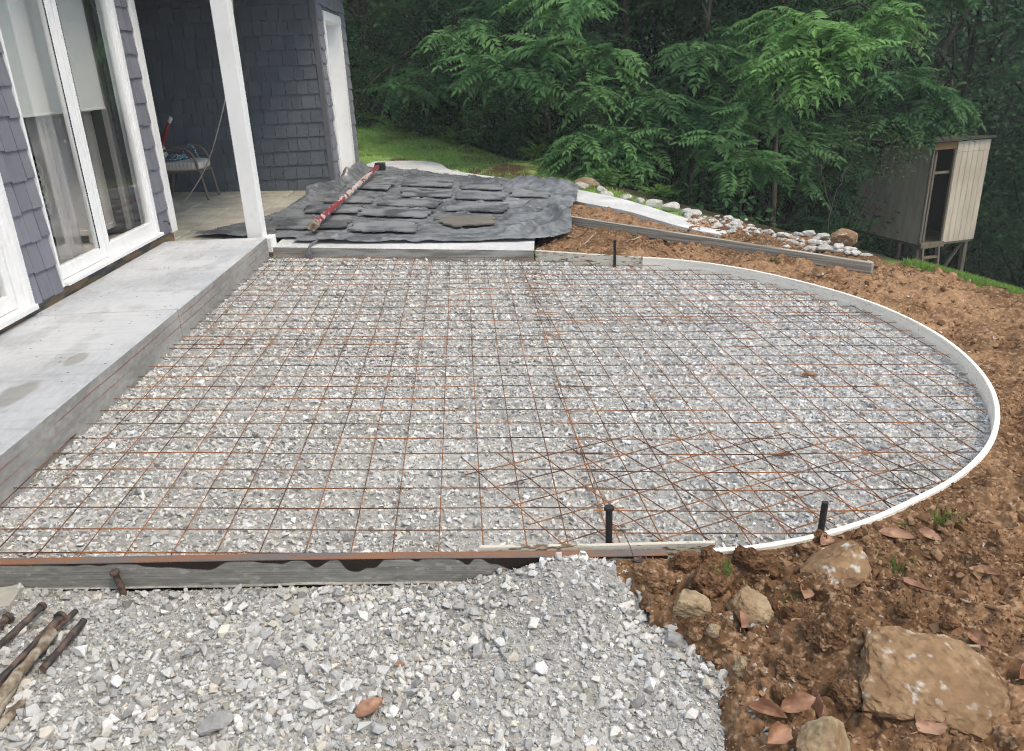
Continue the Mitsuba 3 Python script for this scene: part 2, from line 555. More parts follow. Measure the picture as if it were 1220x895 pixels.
DIRT = Polygon([(.24, 6.85), (.30, 8.2), (.75, 9.6), (1.25, 9.05), (1.75, 8.1), (2.05, 8.85), (2.4, 8.4), (2.78, 7.85), (3.1, 7.15), (3.31, 6.5), (3.5, 6.0), (3.71, 5.3), (4.02, 4.3), (4.35, 3), (4.5, 1.2), (4.5, .3), (.45, .3),
                (.45, 1.46), (.47, 1.6), (.50, 1.7), (.36, 1.93), (.30, 2.05), (.32, 2.16)] + [(.50, 2.16), (.66, 2.165)] + [tuple(q) for q in PATIO.buffer(.035).intersection(Polygon([(.66, 2), (.66, 6.7), (4, 6.7), (4, 2)])).exterior.coords if q[0] > .67][::-1])
if not DIRT.is_valid:
    DIRT = DIRT.buffer(0)
FULLDIRT = Polygon([(.24, 6.85), (.30, 8.2), (.75, 9.6), (1.25, 9.05), (1.75, 8.1), (2.05, 8.85), (2.4, 8.4), (2.78, 7.85), (3.1, 7.15), (3.31, 6.5), (3.5, 6.0), (3.71, 5.3), (4.02, 4.3), (4.35, 3), (4.5, 1.2), (4.5, .3), (.45, .3),
                    (.45, 1.46), (.47, 1.6), (.50, 1.7), (.36, 1.93), (.30, 2.05), (.32, 2.165), (.66, 2.165)] + [tuple(q) for q in CUR[::-1]] + [(.24, 6.74)])
DIRT = FULLDIRT.buffer(0).difference(PATIO.buffer(.02))


_r = np.random.default_rng(41)
_e = spline([(.42, 2.165, 0), (.40, 2.03, 0), (.48, 1.93, 0), (.60, 1.78, 0), (.625, 1.68, 0), (.595, 1.58, 0), (.575, 1.46, 0), (.56, 1.2, 0)], 60)[:, :2]
_e[1:] += _r.normal(0, .016, (59, 2)) + .02 * (nf(xy3(_e[1:, 0], _e[1:, 1], 14), 2, 4) - .5)[:, None]
GRAV_NEAR = Polygon([(-2.6, .4), (-2.2, 2.165)] + [tuple(q) for q in _e] + [(.56, .4)]).buffer(0)
if GRAV_NEAR.geom_type != 'Polygon':
    GRAV_NEAR = max(GRAV_NEAR.geoms, key=lambda g: g.area)


def patio_z(x, y):
    return zp(x) + .020 * (nf(xy3(x, y, 1.6), 3, 2) - .5) + .010 * (nf(xy3(x, y, 9), 2, 3) - .5)


def near_z(x, y):
    m = .105 * np.exp(-(((x - .17) / .25) ** 2 + ((y - 2.10) / .24) ** 2)) + .02 * np.exp(-(((x - .55) / .2) ** 2 + ((y - 1.7) / .3) ** 2))
    return zp(x) - .008 + .030 * (nf(xy3(x, y, 2.3), 3, 12) - .5) + .010 * (nf(xy3(x, y, 11), 2, 13) - .5) + m


def bdist(poly, x, y):
    return shapely.distance(poly.boundary, shapely.points(x, y))


def dirt_z(x, y):
    x, y = np.asarray(x, float), np.asarray(y, float)
    b = base(x, y)
    dp = shapely.distance(PATIO, shapely.points(x, y))
    up = .055 * np.exp(-dp / .5) + .03
    lum = nf(xy3(x, y, 3.0), 3, 21) - .5
    cl = np.abs(nf(xy3(x, y, 9.0), 3, 22) - .5)
    fi = np.abs(nf(xy3(x, y, 30.0), 4, 23) - .5)
    cr = nf(xy3(x, y, 16.0), 3, 24)
    z = b + up + (.09 * lum + .11 * (.14 - cl) - .050 * fi + .030 * ss(.45, .60, cr)) * ss(.0, .16, dp) + .010 * fi
    edge = bdist(DIRT, x, y)
    keep = np.minimum(edge * .8, .09) - .05
    inner = dp < .3
    t = np.where(inner, 1, ss(0, .10, edge))
    return b - .03 + (z - b + .03) * t


# the ground as one sheet, trimmed to lie under everything nearby
def hill_z(x, y):
    z = base(x, y)
    n = shapely.contains_xy(PATIO.buffer(.15).union(GRAV_NEAR.buffer(.2)).union(DIRT.buffer(-.12)), x, y)
    hs = (np.asarray(x) < -1.7) & (np.asarray(y) < 13.2)
    return z - .055 * n - .06 * hs


# ------------------------------------------------------------------ setting
NEARHILL = Polygon([(-4, -6), (6.5, -6), (6.5, 11), (3, 20), (-6, 20), (-6, 12)])
put('ground', grid(-4, 7, .2, 20, .09, hill_z), 'm_hill', True, kind='structure', label='grassy ground around the building site')
hole = Polygon([(-3.8, .5), (6.8, .5), (6.8, 19.8), (-3.8, 19.8)])
outer = Polygon([(-60, -25), (70, -25), (70, 75), (-60, 75)]).difference(hole)
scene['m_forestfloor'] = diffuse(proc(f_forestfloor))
put('hillside', grid(-60, 70, -25, 75, .9, lambda x, y: base(x, y) - .05 - .12 * shapely.contains_xy(hole.buffer(-.3), x, y), Polygon([(-60, -25), (70, -25), (70, 75), (-60, 75)]).difference(hole.buffer(-.9))), 'm_forestfloor', True, kind='structure', label='shaded wooded slope falling away behind the yard, then an added rise blocking the sky')
put('gravel_bed', grid(-2.2, 2.65, 2.1, 7.05, .03, patio_z, PATIO.buffer(.015)), 'm_fines', True, kind='structure', label='grey stone dust under the gravel of the patio bed')
put('gravel_ground', grid(-2.6, .7, .4, 2.18, .016, near_z, GRAV_NEAR), 'm_fines', True, kind='structure', label='grey gravel fines in front of the wooden form')
vn, fn_ = cat_m([grid(.2, 2.6, 1.25, 3.6, .0085, dirt_z, DIRT), grid(.2, 2.6, .3, 1.26, .03, dirt_z, DIRT), grid(2.6, 4.5, .3, 3.6, .03, dirt_z, DIRT)])
vf, ff_ = grid(.2, 4.5, 3.57, 9.7, .028, dirt_z, DIRT)
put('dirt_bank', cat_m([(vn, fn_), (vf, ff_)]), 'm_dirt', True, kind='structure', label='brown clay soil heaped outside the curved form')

# ------------------------------------------------------------------ gravel stones
rng = np.random.default_rng(7)


def stone_templates(n, npts, rs, flat=.6):
    out = []
    for _ in range(n):
        p = rs.normal(size=(npts, 3)); p /= np.linalg.norm(p, axis=1, keepdims=True)
        p *= rs.uniform(.8, 1.1, (npts, 1))
        p *= np.array([1, rs.uniform(.6, .95), rs.uniform(flat * .7, flat * 1.2)])
        out.append(hull(p))
    return out


def rotmats(n, rs, tilt):
    yaw, a, b = rs.uniform(0, 2 * np.pi, n), rs.normal(0, tilt, n), rs.normal(0, tilt, n)
    def R(axis, t):
        c, s, o, z = np.cos(t), np.sin(t), np.ones_like(t), np.zeros_like(t)
        m = {'x': [[o, z, z], [z, c, -s], [z, s, c]], 'y': [[c, z, s], [z, o, z], [-s, z, c]], 'z': [[c, -s, z], [s, c, z], [z, z, o]]}[axis]
        return np.moveaxis(np.array(m), -1, 0)
    return R('x', a) @ R('y', b) @ R('z', yaw)


def scatter(temps, pos, size, rs, tilt=.4, colors=None, jitter=.06):
    which = rs.integers(0, len(temps), len(pos))
    R = rotmats(len(pos), rs, tilt)
    V, F, C, o = [], [], [], 0
    for k, (tv, tf) in enumerate(temps):
        m = np.flatnonzero(which == k)
        if not len(m):
            continue
        v = np.einsum('nij,kj->nki', R[m], tv) * size[m][:, None, None] + pos[m][:, None]
        V.append(v.reshape(-1, 3))
        F.append((tf[None] + (np.arange(len(m)) * len(tv))[:, None, None] + o).reshape(-1, 3))
        o += len(m) * len(tv)
        if colors is not None:
            c = np.repeat(colors[m][:, None], len(tv), 1) * (1 + rs.normal(0, jitter, (len(m), len(tv), 1)))
            C.append(c.reshape(-1, 3))
    return (np.vstack(V), np.vstack(F)), (np.clip(np.vstack(C), .01, .9) if colors is not None else None)


def in_poly(poly, n, rs):
    x0, y0, x1, y1 = poly.bounds
    p = np.stack([rs.uniform(x0, x1, int(n * (x1 - x0) * (y1 - y0) / poly.area)), rs.uniform(y0, y1, int(n * (x1 - x0) * (y1 - y0) / poly.area))], 1)
    return p[shapely.contains_xy(poly, p[:, 0], p[:, 1])]


def stone_colors(n, rs, mean=.43, sd=.10):
    g = np.clip(rs.normal(mean, sd, n), .20, .76)
    w = rs.random(n)
    tint = np.where((w < .10)[:, None], [1.06, 1.0, .90], np.where((w < .5)[:, None], [.985, 1.0, 1.03], [1.01, 1.0, .985]))
    return g[:, None] * tint


TS = stone_templates(28, 7, rng, .62)
TN = stone_templates(28, 12, rng, .62)
TC = stone_templates(14, 6, rng, .7)


def smear(x, y, seed):
    """0 where stone dust fills the gaps, 1 where clean stone lies on top"""
    return ss(.40, .56, nf(xy3(x, y, 1.5), 3, seed) * .75 + nf(xy3(x, y, 6), 2, seed + 1) * .25)


# patio bed
p = in_poly(PATIO.buffer(-.01), 86000, rng)
keep = rng.random(len(p)) < (.80 + .20 * smear(p[:, 0], p[:, 1], 31)) * (1 - .38 * ss(4.6, 5.4, p[:, 1]))
p = p[keep]
s = np.clip(rng.lognormal(math.log(.0112), .36, len(p)), .005, .028) * (1 + .18 * ss(4.6, 5.4, p[:, 1]))
z = patio_z(p[:, 0], p[:, 1]) + s * rng.uniform(-.15, .55, len(p))
m, c = scatter(TS, np.column_stack([p, z]), s, rng, .42, stone_colors(len(p), rng, .57, .125) * (np.array([1.0, .997, .985]) * (1 - ss(-.2, 1.6, p[:, :1])) + np.array([.99, .993, 1.008]) * ss(-.2, 1.6, p[:, :1])))
put('patio_gravel', m, 'm_stone', False, 'crushed grey limestone gravel filling the form under the wire mesh', 'gravel', kind='stuff', color=c)
p = in_poly(PATIO.buffer(-.01).intersection(Polygon([(-3, 2), (3, 2), (3, 4.2), (-3, 4.2)])), 22000, rng)
s = rng.uniform(.003, .008, len(p))
z = patio_z(p[:, 0], p[:, 1]) + s * .2
m, c = scatter(TC, np.column_stack([p, z]), s, rng, .6, stone_colors(len(p), rng, .52, .11) * [1, .985, .95])
put('patio_chippings', m, 'm_stone', False, 'fine grey stone chippings between the patio gravel', 'gravel', kind='stuff', color=c)

# near gravel
VIEWG = GRAV_NEAR.intersection(Polygon([(-2.4, 1.2), (.9, 1.2), (.9, 2.2), (-2.4, 2.2)]))
p = in_poly(VIEWG.buffer(-.005), 15000, rng)
fine = np.exp(-(((p[:, 0] - .08) / .28) ** 2 + ((p[:, 1] - 1.75) / .22) ** 2)) + .9 * np.exp(-(((p[:, 0] - .15) / .24) ** 2 + ((p[:, 1] - 2.06) / .12) ** 2))
keep = rng.random(len(p)) < (.42 + .58 * smear(p[:, 0], p[:, 1], 41)) * (1 - .80 * np.clip(fine, 0, 1))
p = p[keep]
s = np.clip(rng.lognormal(math.log(.0118), .36, len(p)), .006, .028)
z = near_z(p[:, 0], p[:, 1]) + s * rng.uniform(-.1, .65, len(p))
m, c = scatter(TN, np.column_stack([p, z]), s, rng, .45, stone_colors(len(p), rng, .49, .11) * np.array([1.0, .985, .955]), .05)
q = in_poly(Polygon([(.35, 1.3), (.9, 1.3), (.9, 2.1), (.35, 2.1)]).difference(GRAV_NEAR), 520, rng)
q = q[rng.random(len(q)) < .8 * np.exp(-shapely.distance(GRAV_NEAR, shapely.points(q[:, 0], q[:, 1])) / .035)]
s2 = rng.uniform(.004, .012, len(q))
m2, c2 = scatter(TN, np.column_stack([q, dirt_z(q[:, 0], q[:, 1]) + s2 * .2]), s2, rng, .5, stone_colors(len(q), rng, .38, .1) * [1.04, .98, .9], .05)
m, c = cat_m([m, m2]), np.vstack([c, c2])
put('loose_gravel', m, 'm_stone', False, 'loose crushed grey limestone in front of the wooden form board', 'gravel', kind='stuff', color=c)
p = in_poly(VIEWG, 42000, rng)
s = np.clip(rng.lognormal(math.log(.0048), .38, len(p)), .002, .010)
z = near_z(p[:, 0], p[:, 1]) + s * .3
m, c = scatter(TC, np.column_stack([p, z]), s, rng, .7, stone_colors(len(p), rng, .46, .08), .03)
put('loose_chippings', m, 'm_stone', False, 'fine stone chippings spilled in front of the wooden form board', 'gravel', kind='stuff', color=c)

# ------------------------------------------------------------------ soil clods
def clod_templates(n, sub, rs, seed):
    out = []
    for i in range(n):
        m = trimesh.creation.icosphere(subdivisions=sub)
        v = m.vertices * np.array([1, rs.uniform(.7, 1), rs.uniform(.55, .85)])
        v = v * (1 + .55 * (nf(m.vertices * 1.6 + 10 * i, 3, seed + i) - .5)[:, None] + .28 * (nf(m.vertices * 5 + 3 * i, 2, seed + 50 + i) - .5)[:, None])
        out.append((v, np.array(m.faces)))
    return out


C1, C2 = clod_templates(10, 1, rng, 60), clod_templates(8, 2, rng, 80)
DN = DIRT.intersection(Polygon([(0, 1.2), (3.2, 1.2), (3.2, 3.6), (0, 3.6)]))
parts = []
for poly, n, lo, hi, T_ in ((DN, 46000, .0026, .009, TC), (DN, 8000, .006, .016, TS), (DN, 1500, .012, .026, TN), (DN, 260, .010, .022, C1), (DIRT, 24000, .006, .014, TC), (DIRT, 2600, .012, .034, TN)):
    p = in_poly(poly, n, rng)
    p = p[rng.random(len(p)) < .25 + .75 * ss(.4, .6, nf(xy3(p[:, 0], p[:, 1], 4), 2, 91))]
    s = lo * (hi / lo) ** (rng.random(len(p)) ** 1.8)
    z = dirt_z(p[:, 0], p[:, 1]) + s * .15
    ok = shapely.distance(PATIO, shapely.points(p[:, 0], p[:, 1])) > s * .9 + .01
    t = np.clip(rng.normal(.45, .26, (int(ok.sum()), 1)) + .5 * (nf(xy3(p[ok][:, 0], p[ok][:, 1], 2.2), 3, 93) - .5)[:, None], 0, 1.15)
    parts.append(scatter(T_, np.column_stack([p, z])[ok], s[ok], rng, .7, np.array([.135, .074, .040]) * (1 - t) + np.array([.345, .220, .135]) * t, .05))
put('soil_clods', cat_m([q_[0] for q_ in parts]), 'm_stone', False, 'crumbled clods of brown clay lying over the dirt bank', 'soil', kind='stuff', color=np.vstack([q_[1] for q_ in parts]))
# small pale pebbles in the soil
p = in_poly(DIRT, 1500, rng)
s = np.clip(rng.lognormal(math.log(.007), .45, len(p)), .003, .022)
m, c = scatter(TS, np.column_stack([p, dirt_z(p[:, 0], p[:, 1]) + s * .4]), s, rng, .6, stone_colors(len(p), rng, .40, .12) * np.array([1.05, .98, .88]))
put('soil_pebbles', m, 'm_stone', False, 'pale pebbles scattered in the brown soil', 'gravel', kind='stuff', color=c)


def rock_mesh(size, seed, sub=4, cuts=9, rough=.10, yaw=0.0, tilt=(0, 0)):
    rs = np.random.default_rng(seed)
    m = trimesh.creation.icosphere(subdivisions=sub)
    v = np.array(m.vertices)
    for _ in range(cuts):
        n = rs.normal(size=3); n /= np.linalg.norm(n)
        d = rs.uniform(.55, .85)
        h = v @ n - d
        v = v - np.clip(h, 0, None)[:, None] * n * .92
    v *= 1 + rough * 2 * (nf(v * 2.2 + seed, 4, seed) - .5)[:, None] + rough * .8 * (nf(v * 9 + seed, 3, seed + 1) - .5)[:, None]
    v *= (1 - rough * .22 * np.clip(.10 - np.abs(nf(v * 4 + seed * 3, 3, seed + 2) - .5), 0, 1) * 4)[:, None]
    v *= np.asarray(size) / 2 / np.abs(v).max(0)
    v = v @ (rot([0, 0, 1], yaw) @ rot([1, 0, 0], tilt[0]) @ rot([0, 1, 0], tilt[1])).T
    return v, np.array(m.faces)


def rock(key, x, y, size, seed, mat, label, group=None, sink=.25, zf=None, **k):
    v, f = rock_mesh(size, seed, **k)
    z = float((zf or dirt_z)(np.array([x]), np.array([y]))[0])
    lo = v[:, 2].min()
    return put(key, (v + [x, y, z - lo - size[2] * sink], f), mat, 24 if k.get('sub', 4) < 4 else 12, label, 'rock' if 'clod' not in mat else 'soil clod', group)


rock('boulder', 1.035, 1.63, (.47, .40, .22), 5, 'm_rock_tan', 'largest tan boulder half buried in soil, flecked with white patches', sink=.50, yaw=.3, sub=5, tilt=(.22, .16), rough=.17)
rock('flat_rock', .98, 2.03, (.23, .17, .085), 11, 'm_rock_tan', 'slanted tan rock with white edge, behind the largest boulder', sink=.25, yaw=.5, tilt=(.1, -.25), sub=4)
rock('yellowish_rock', .685, 1.915, (.135, .12, .125), 14, 'm_rock_ochre', 'upright ochre rock with a flat cap beside the standing dead leaf', sink=.15, yaw=.2, sub=4, rough=.16)
rock('pitted_rock', .50, 1.925, (.135, .105, .085), 19, 'm_rock_ochre', 'grey and ochre pitted rock at the upper corner of the loose gravel', sink=.2, yaw=-.6, sub=4, rough=.16)
rock('corner_rock', .70, 1.40, (.15, .12, .11), 23, 'm_rock_ochre', 'ochre rock among curled dead leaves at the bottom of the picture', sink=.2, yaw=.9, sub=4)
for i, (x, y, s, sd, lab) in enumerate(((.42, 2.07, .13, 31, 'crumbly light brown clod at the right end of the near form board'), (.535, 2.125, .085, 32, 'dark brown clod leaning on the form, leftmost of the row'),
                                        (.635, 2.13, .115, 33, 'round dark clod in the middle of the row against the form'), (.76, 2.125, .135, 34, 'big brown clod next to the small spill of gravel at the form'),
                                        (.61, 2.02, .15, 35, 'broad dark clod with green weeds growing on it'), (.84, 1.76, .12, 36, 'brown clod left of the largest boulder'),
                                        (.72, 1.65, .10, 37, 'lumpy clod in the soil below the ochre rock'), (.50, 1.82, .055, 38, 'small reddish lump lying on the grey gravel'),
                                        (.59, 1.675, .062, 39, 'small rounded tan lump at the edge of the gravel'), (.83, 1.57, .11, 40, 'pale clod at the lower left foot of the largest boulder'), (.545, 1.80, .05, 41, 'tan pebble resting beside the small reddish lump'))):
    s *= 1.22 if sd < 38 else 1.0
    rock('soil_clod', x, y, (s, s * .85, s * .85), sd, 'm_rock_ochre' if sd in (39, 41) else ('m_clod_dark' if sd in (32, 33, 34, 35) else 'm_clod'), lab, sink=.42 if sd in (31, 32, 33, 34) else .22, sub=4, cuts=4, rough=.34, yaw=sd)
for i, (x, y, s, lab) in enumerate(((.80, 1.87, .085, 'dark lump of soil behind and left of the largest boulder'), (1.12, 1.86, .075, 'lump of soil between the largest boulder and the slanted rock'), (1.24, 1.84, .06, 'lump of soil behind the right end of the largest boulder'), (.93, 2.17, .08, 'dark lump of soil behind the slanted rock by the form'), (1.02, 2.26, .065, 'small dark lump of soil against the curved form'), (.66, 1.56, .06, 'lump of soil just above the curled leaves at the bottom'))):
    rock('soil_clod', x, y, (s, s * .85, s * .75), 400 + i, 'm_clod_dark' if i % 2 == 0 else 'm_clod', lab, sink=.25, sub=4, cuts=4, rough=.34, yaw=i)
for i, (x, y, s, sd, lab) in enumerate(((.64, 1.77, .09, 51, 'flat grey stone lying beneath the standing dead leaf'), (.44, 1.84, .085, 52, 'light grey stone below the pitted rock'), (.60, 1.72, .065, 53, 'grey stone at the gravel edge right of the tan lump'))):
    rock('grey_stone', x, y, (s, s * .8, s * .5), sd, 'm_rock_grey', lab, sink=.2, zf=near_z, sub=3, yaw=sd)
rock('grey_slab_stone', -.80, 1.57, (.095, .06, .045), 54, 'm_rock_grey', 'largest flat grey stone in the loose gravel near the bottom left', sink=.15, zf=near_z, sub=3, yaw=.6)
rock('brown_stone', 2.33, 5.75, (.12, .09, .09), 61, 'm_rock_tan', 'brown stone in the soil just outside the far curve of the form', sink=.2, zf=dirt_z, sub=3)
rock('far_rock', 3.03, 6.98, (.25, .2, .17), 62, 'm_rock_tan', 'big rounded tan rock at the right end of the white rubble row', sink=.2, sub=4)
for i in range(26):
    x, y = rng.uniform(1.2, 3.4), rng.uniform(1.5, 6.0)
    if not DIRT.buffer(-.1).contains(Point(x, y)) or (x < 1.5 and y < 2.2):
        continue
    s = rng.uniform(.03, .075)
    rock('field_stone', x, y, (s, s * .8, s * .6), 100 + i, ['m_rock_tan', 'm_rock_ochre', 'm_rock_grey'][i % 3], 'small stone lying loose on the brown soil right of the curved form', 'small stones on the soil', sink=.2, sub=2)

# white rubble along the far edge of the soil
line = np.array([[1.30, 9.0], [1.62, 8.75], [1.85, 8.45], [2.05, 8.35], [2.3, 8.1], [2.5, 7.75], [2.7, 7.4], [2.93, 6.98], [3.08, 6.72]])
seg = spline(np.column_stack([line, np.zeros(len(line))]), 200)
for i in range(210):
    q = seg[int(rng.integers(62, 199))]
    x, y = q[0] + rng.normal(0, .07), q[1] + rng.normal(0, .17)
    s = float(np.clip(rng.lognormal(math.log(.066), .42), .03, .17))
    rock('rubble_rock', x, y, (s, s * .75, s * .5), 200 + i, 'm_rock_white', 'broken white limestone lump in the row of rubble along the far edge of the soil', 'white rubble along the soil edge', sink=.3, sub=2, cuts=14, rough=.10, yaw=i)
for i, (x, y, s) in enumerate(((-.75, 12.55, .16), (.32, 11.62, .12), (.50, 11.45, .22), (.78, 11.3, .18), (1.05, 11.05, .26), (1.30, 10.7, .24), (1.33, 10.35, .2), (1.52, 10.05, .22), (1.66, 9.8, .2), (1.80, 9.55, .22), (1.93, 9.25, .26), (2.05, 9.0, .2), (2.12, 8.85, .2), (3.05, 6.85, .12), (2.95, 7.02, .16), (3.12, 6.7, .13), (2.72, 6.95, .2))):
    rock('path_stone', x, y, (s, s * .7, s * .55), 300 + i, 'm_rock_white', 'pale stone set on the grassy edge beyond the white path', 'pale stones beyond the white path', sink=.3, zf=lambda a, b: base(a, b) + .01, sub=2, cuts=10, rough=.06, yaw=i)
rock('ledge_rock', 1.18, 11.35, (.42, .25, .2), 330, 'm_rock_ochre', 'long brown rock lying in the grass behind the white path', sink=.35, zf=base, sub=3, yaw=-.4)

# ------------------------------------------------------------------ concrete: step, far slab, path, pavers
def split_top(mesh):
    v, f = mesh
    n = np.cross(v[f[:, 1]] - v[f[:, 0]], v[f[:, 2]] - v[f[:, 0]])
    n /= np.linalg.norm(n, axis=1, keepdims=True) + 1e-12
    return n[:, 2] > .6


ST = .262
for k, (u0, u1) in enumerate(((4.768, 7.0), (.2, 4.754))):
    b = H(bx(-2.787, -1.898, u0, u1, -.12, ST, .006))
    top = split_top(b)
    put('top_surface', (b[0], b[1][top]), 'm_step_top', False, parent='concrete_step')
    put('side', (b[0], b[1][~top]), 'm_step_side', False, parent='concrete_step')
put('joint_filler', H(bx(-2.78, -1.905, 4.7545, 4.7675, -.1, ST - .012)), 'm_dark_line', False, parent='concrete_step')
tag('concrete_step', 'long grey concrete step below the sliding doors with red chalk lines', 'step')
# far slab with bare top strip
SLAB = Polygon([(-2.10, 6.99), (.232, 6.755), (.30, 8.0), (.60, 10.0), (.1, 11.3), (-1.9, 13.3), (-2.3, 13.3), (-2.3, 11.0), (-2.1, 10.6), (-2.1, 7.0)])


def prism(poly, zt, zb, bev=0.0):
    m = trimesh.creation.extrude_polygon(poly, 1.0)
    v = np.array(m.vertices)
    t = v[:, 2] > .5
    v[:, 2] = np.where(t, zt(v[:, 0], v[:, 1]), zb(v[:, 0], v[:, 1]))
    return v, np.array(m.faces)


b = prism(SLAB, lambda x, y: zp(x) + .095, lambda x, y: zp(x) - .12)
top = split_top(b)
put('slab_top', (b[0], b[1][top]), 'm_conc_light', False, parent='concrete_slab')
put('slab_side', (b[0], b[1][~top]), 'm_conc_edge', False, parent='concrete_slab')
tag('concrete_slab', kind='structure', label='pale concrete slab under the black plastic sheet')
far = [(-2.2, 14.35), (-1.5, 14.15), (-1.06, 13.55), (-.86, 12.75), (-.4, 12.1), (.23, 11.40), (.92, 10.5), (1.56, 9.38), (2.0, 8.4), (2.3, 7.9)]
near = [(-2.32, 13.25), (-1.9, 13.1), (-.02, 11.1), (.46, 10.5), (.82, 9.55), (1.30, 8.86), (1.75, 8.0), (2.1, 7.65)]
fs, ns = spline([(a, b_, 0) for a, b_ in far], 40), spline([(a, b_, 0) for a, b_ in near], 40)
PATH = Polygon([tuple(q[:2]) for q in fs] + [tuple(q[:2]) for q in ns[::-1]])
put('path', prism(PATH.buffer(0), lambda x, y: zp(x) + .085 - .05 * ss(1.3, 2.3, x), lambda x, y: zp(x) - .3), 'm_conc_light', False, kind='structure', label='white concrete path curving behind the soil towards the rubble')

# porch floor of pavers
def floor_z(w):
    return .19 - .03 * (w + 2.9)


put('porch_floor', H(cat_m([bx(-4.7, -1.97, 7.02, 10.6, .02, .135)])), 'm_found', False, kind='structure', label='tan paved floor of the porch')
k = 0
for i in range(9):
    for j in range(7):
        u0, w0 = 7.03 + i * .449, -4.66 + j * .449
        w1_ = min(w0 + .436, -1.95)
        if w1_ - w0 < .1 or u0 > 10.57:
            continue
        v, f = bx(w0, w1_, u0, min(u0 + .435, 10.59), 0, .1, .006)
        v = v.copy(); v[:, 2] += floor_z(v[:, 0]) - .1 + rng.normal(0, .0018)
        put('paver', H((v, f)), f'm_paver{(i * 5 + j * 3 + i * j) % 3}', False, parent='porch_floor')

# ------------------------------------------------------------------ house
W1, W2U, W3W = -2.79, 10.6, -1.89
DU0, DU1 = 5.165, 6.885      # sliding door unit
TOPZ = 2.36


def siding(parent, a0, a1, z0, z1, expo, place, mats, rs, wmin=.10, wmax=.20, joined=False, holes=(), stag=.012):
    """courses of individual shakes. place(a, d, z): along, proud of wall, height -> house frame"""
    out = []
    z = z0
    while z < z1:
        a = a0 - rs.uniform(0, .1)
        while a < a1:
            wd = rs.uniform(wmin, wmax)
            b0, b1 = max(a, a0), min(a + wd - .006, a1)
            a += wd
            if b1 - b0 < .012:
                continue
            zb = z + stag * rs.choice([0, 0, .8, 1.2]) + rs.uniform(-.0015, .0015)
            zt = min(z + expo + .035, z1)
            if zt <= zb + .02 or any(h[0] < (b0 + b1) / 2 < h[1] and h[2] < (zb + zt) / 2 < h[3] for h in holes):
                continue
            t = rs.uniform(.019, .024)
            v = np.array([place(x, d, zz) for x in (b0, b1) for (d, zz) in ((.001, zb), (t, zb), (.004, zt), (.001, zt))])
            v = hw(v)
            m = hull(v)
            if joined:
                out.append(m)
            else:
                put('shingle', m, mats[int(rs.integers(0, 3))], False, parent=parent)
        z += expo
    if joined and out:
        put('shingles', cat_m(out), mats[0], False, parent=parent, kind='stuff', label='many small painted shingles')


rs = np.random.default_rng(3)
# W1 backing wall (with the two door openings), its corner board and shingles
w1 = [bx(W1 - .16, W1, -2.5, 2.9, .30, 2.75), bx(W1 - .16, W1, 4.77, DU0, .30, TOPZ), bx(W1 - .16, W1, DU1, 7.285, .30, TOPZ), bx(W1 - .16, W1, 2.9, 7.285, TOPZ, 2.75),
      bx(-4.7, W1 - .16, 7.15, 7.285, .1, 2.75)]
put('wall', H(cat_m(w1)), 'm_trimgrey', False, parent='house')
P1 = lambda a, d, z: (W1 + d, a, z)
siding('house__wall', 4.785, DU0 - .005, .315, 2.36, .1815, P1, SH, rs, .10, .19)
siding('house__wall', DU1 + .006, 7.165, .325, 2.36, .1815, P1, SH, rs, .09, .17)
siding('house__wall', 2.9, 7.165, 2.40, 2.75, .1815, P1, SH, rs, joined=True)
siding('house__wall', -2.5, 2.88, .315, 2.75, .1815, P1, SH, rs, joined=True)
put('corner_board', H(bx(W1 - .10, W1 + .024, 7.17, 7.30, .305, 2.75, .004)), 'm_white', False, parent='house', label='white corner board beside the porch')
put('foundation', H(bx(-2.95, W1 - .012, -2.5, 7.27, -.1, .315)), 'm_found', False, parent='house')
# W2 porch back wall
put('wall', H(cat_m([bx(-4.72, W3W - .02, W2U, W2U + .12, .05, 2.75), bx(-4.85, -4.70, 7.1, 10.72, .05, 2.75)])), 'm_trimgrey', False, parent='house')
P2 = lambda a, d, z: (a, W2U - d, z)
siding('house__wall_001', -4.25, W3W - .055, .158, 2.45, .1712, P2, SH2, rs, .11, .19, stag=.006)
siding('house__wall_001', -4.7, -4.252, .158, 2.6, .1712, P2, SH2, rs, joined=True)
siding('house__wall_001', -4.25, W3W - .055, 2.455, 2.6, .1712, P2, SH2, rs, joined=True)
put('corner_board', H(bx(W3W - .055, W3W + .016, W2U - .022, W2U + .055, .10, 2.75, .003)), 'm_trimgrey', False, parent='house', label='grey corner board by the side door')
# W3 side wall with recessed white door
put('wall', H(cat_m([bx(W3W - .22, W3W - .002, W2U + .12, 11.10, .0, 2.75), bx(W3W - .22, W3W - .002, 12.30, 12.93, .0, 2.75), bx(W3W - .22, W3W - .002, 11.10, 12.30, 2.26, 2.75), bx(-6.5, W3W - .22, 12.8, 12.93, 0, 2.75)])), 'm_trimgrey', False, parent='house')
P3 = lambda a, d, z: (W3W + d, a, z)
siding('house__wall_002', W2U + .06, 12.93, .16, 2.75, .1712, P3, SH, rs, .11, .19, joined=True, holes=((11.02, 12.40, 0, 2.34),))
put('side_door', H(bx(W3W - .21, W3W - .165, 11.14, 12.22, .16, 2.22, .004)), 'm_white', False, parent='house', label='white door in the side wall')
put('side_door_frame', H(cat_m([bx(W3W - .215, W3W + .03, 12.215, 12.40, .10, 2.32, .004), bx(W3W - .215, W3W + .028, 11.03, 11.135, .10, 2.32, .004), bx(W3W - .215, W3W + .034, 11.03, 12.41, 2.222, 2.335, .004), bx(W3W - .215, W3W + .02, 11.136, 12.214, .05, .155, .004)])), 'm_white', False, parent='house')
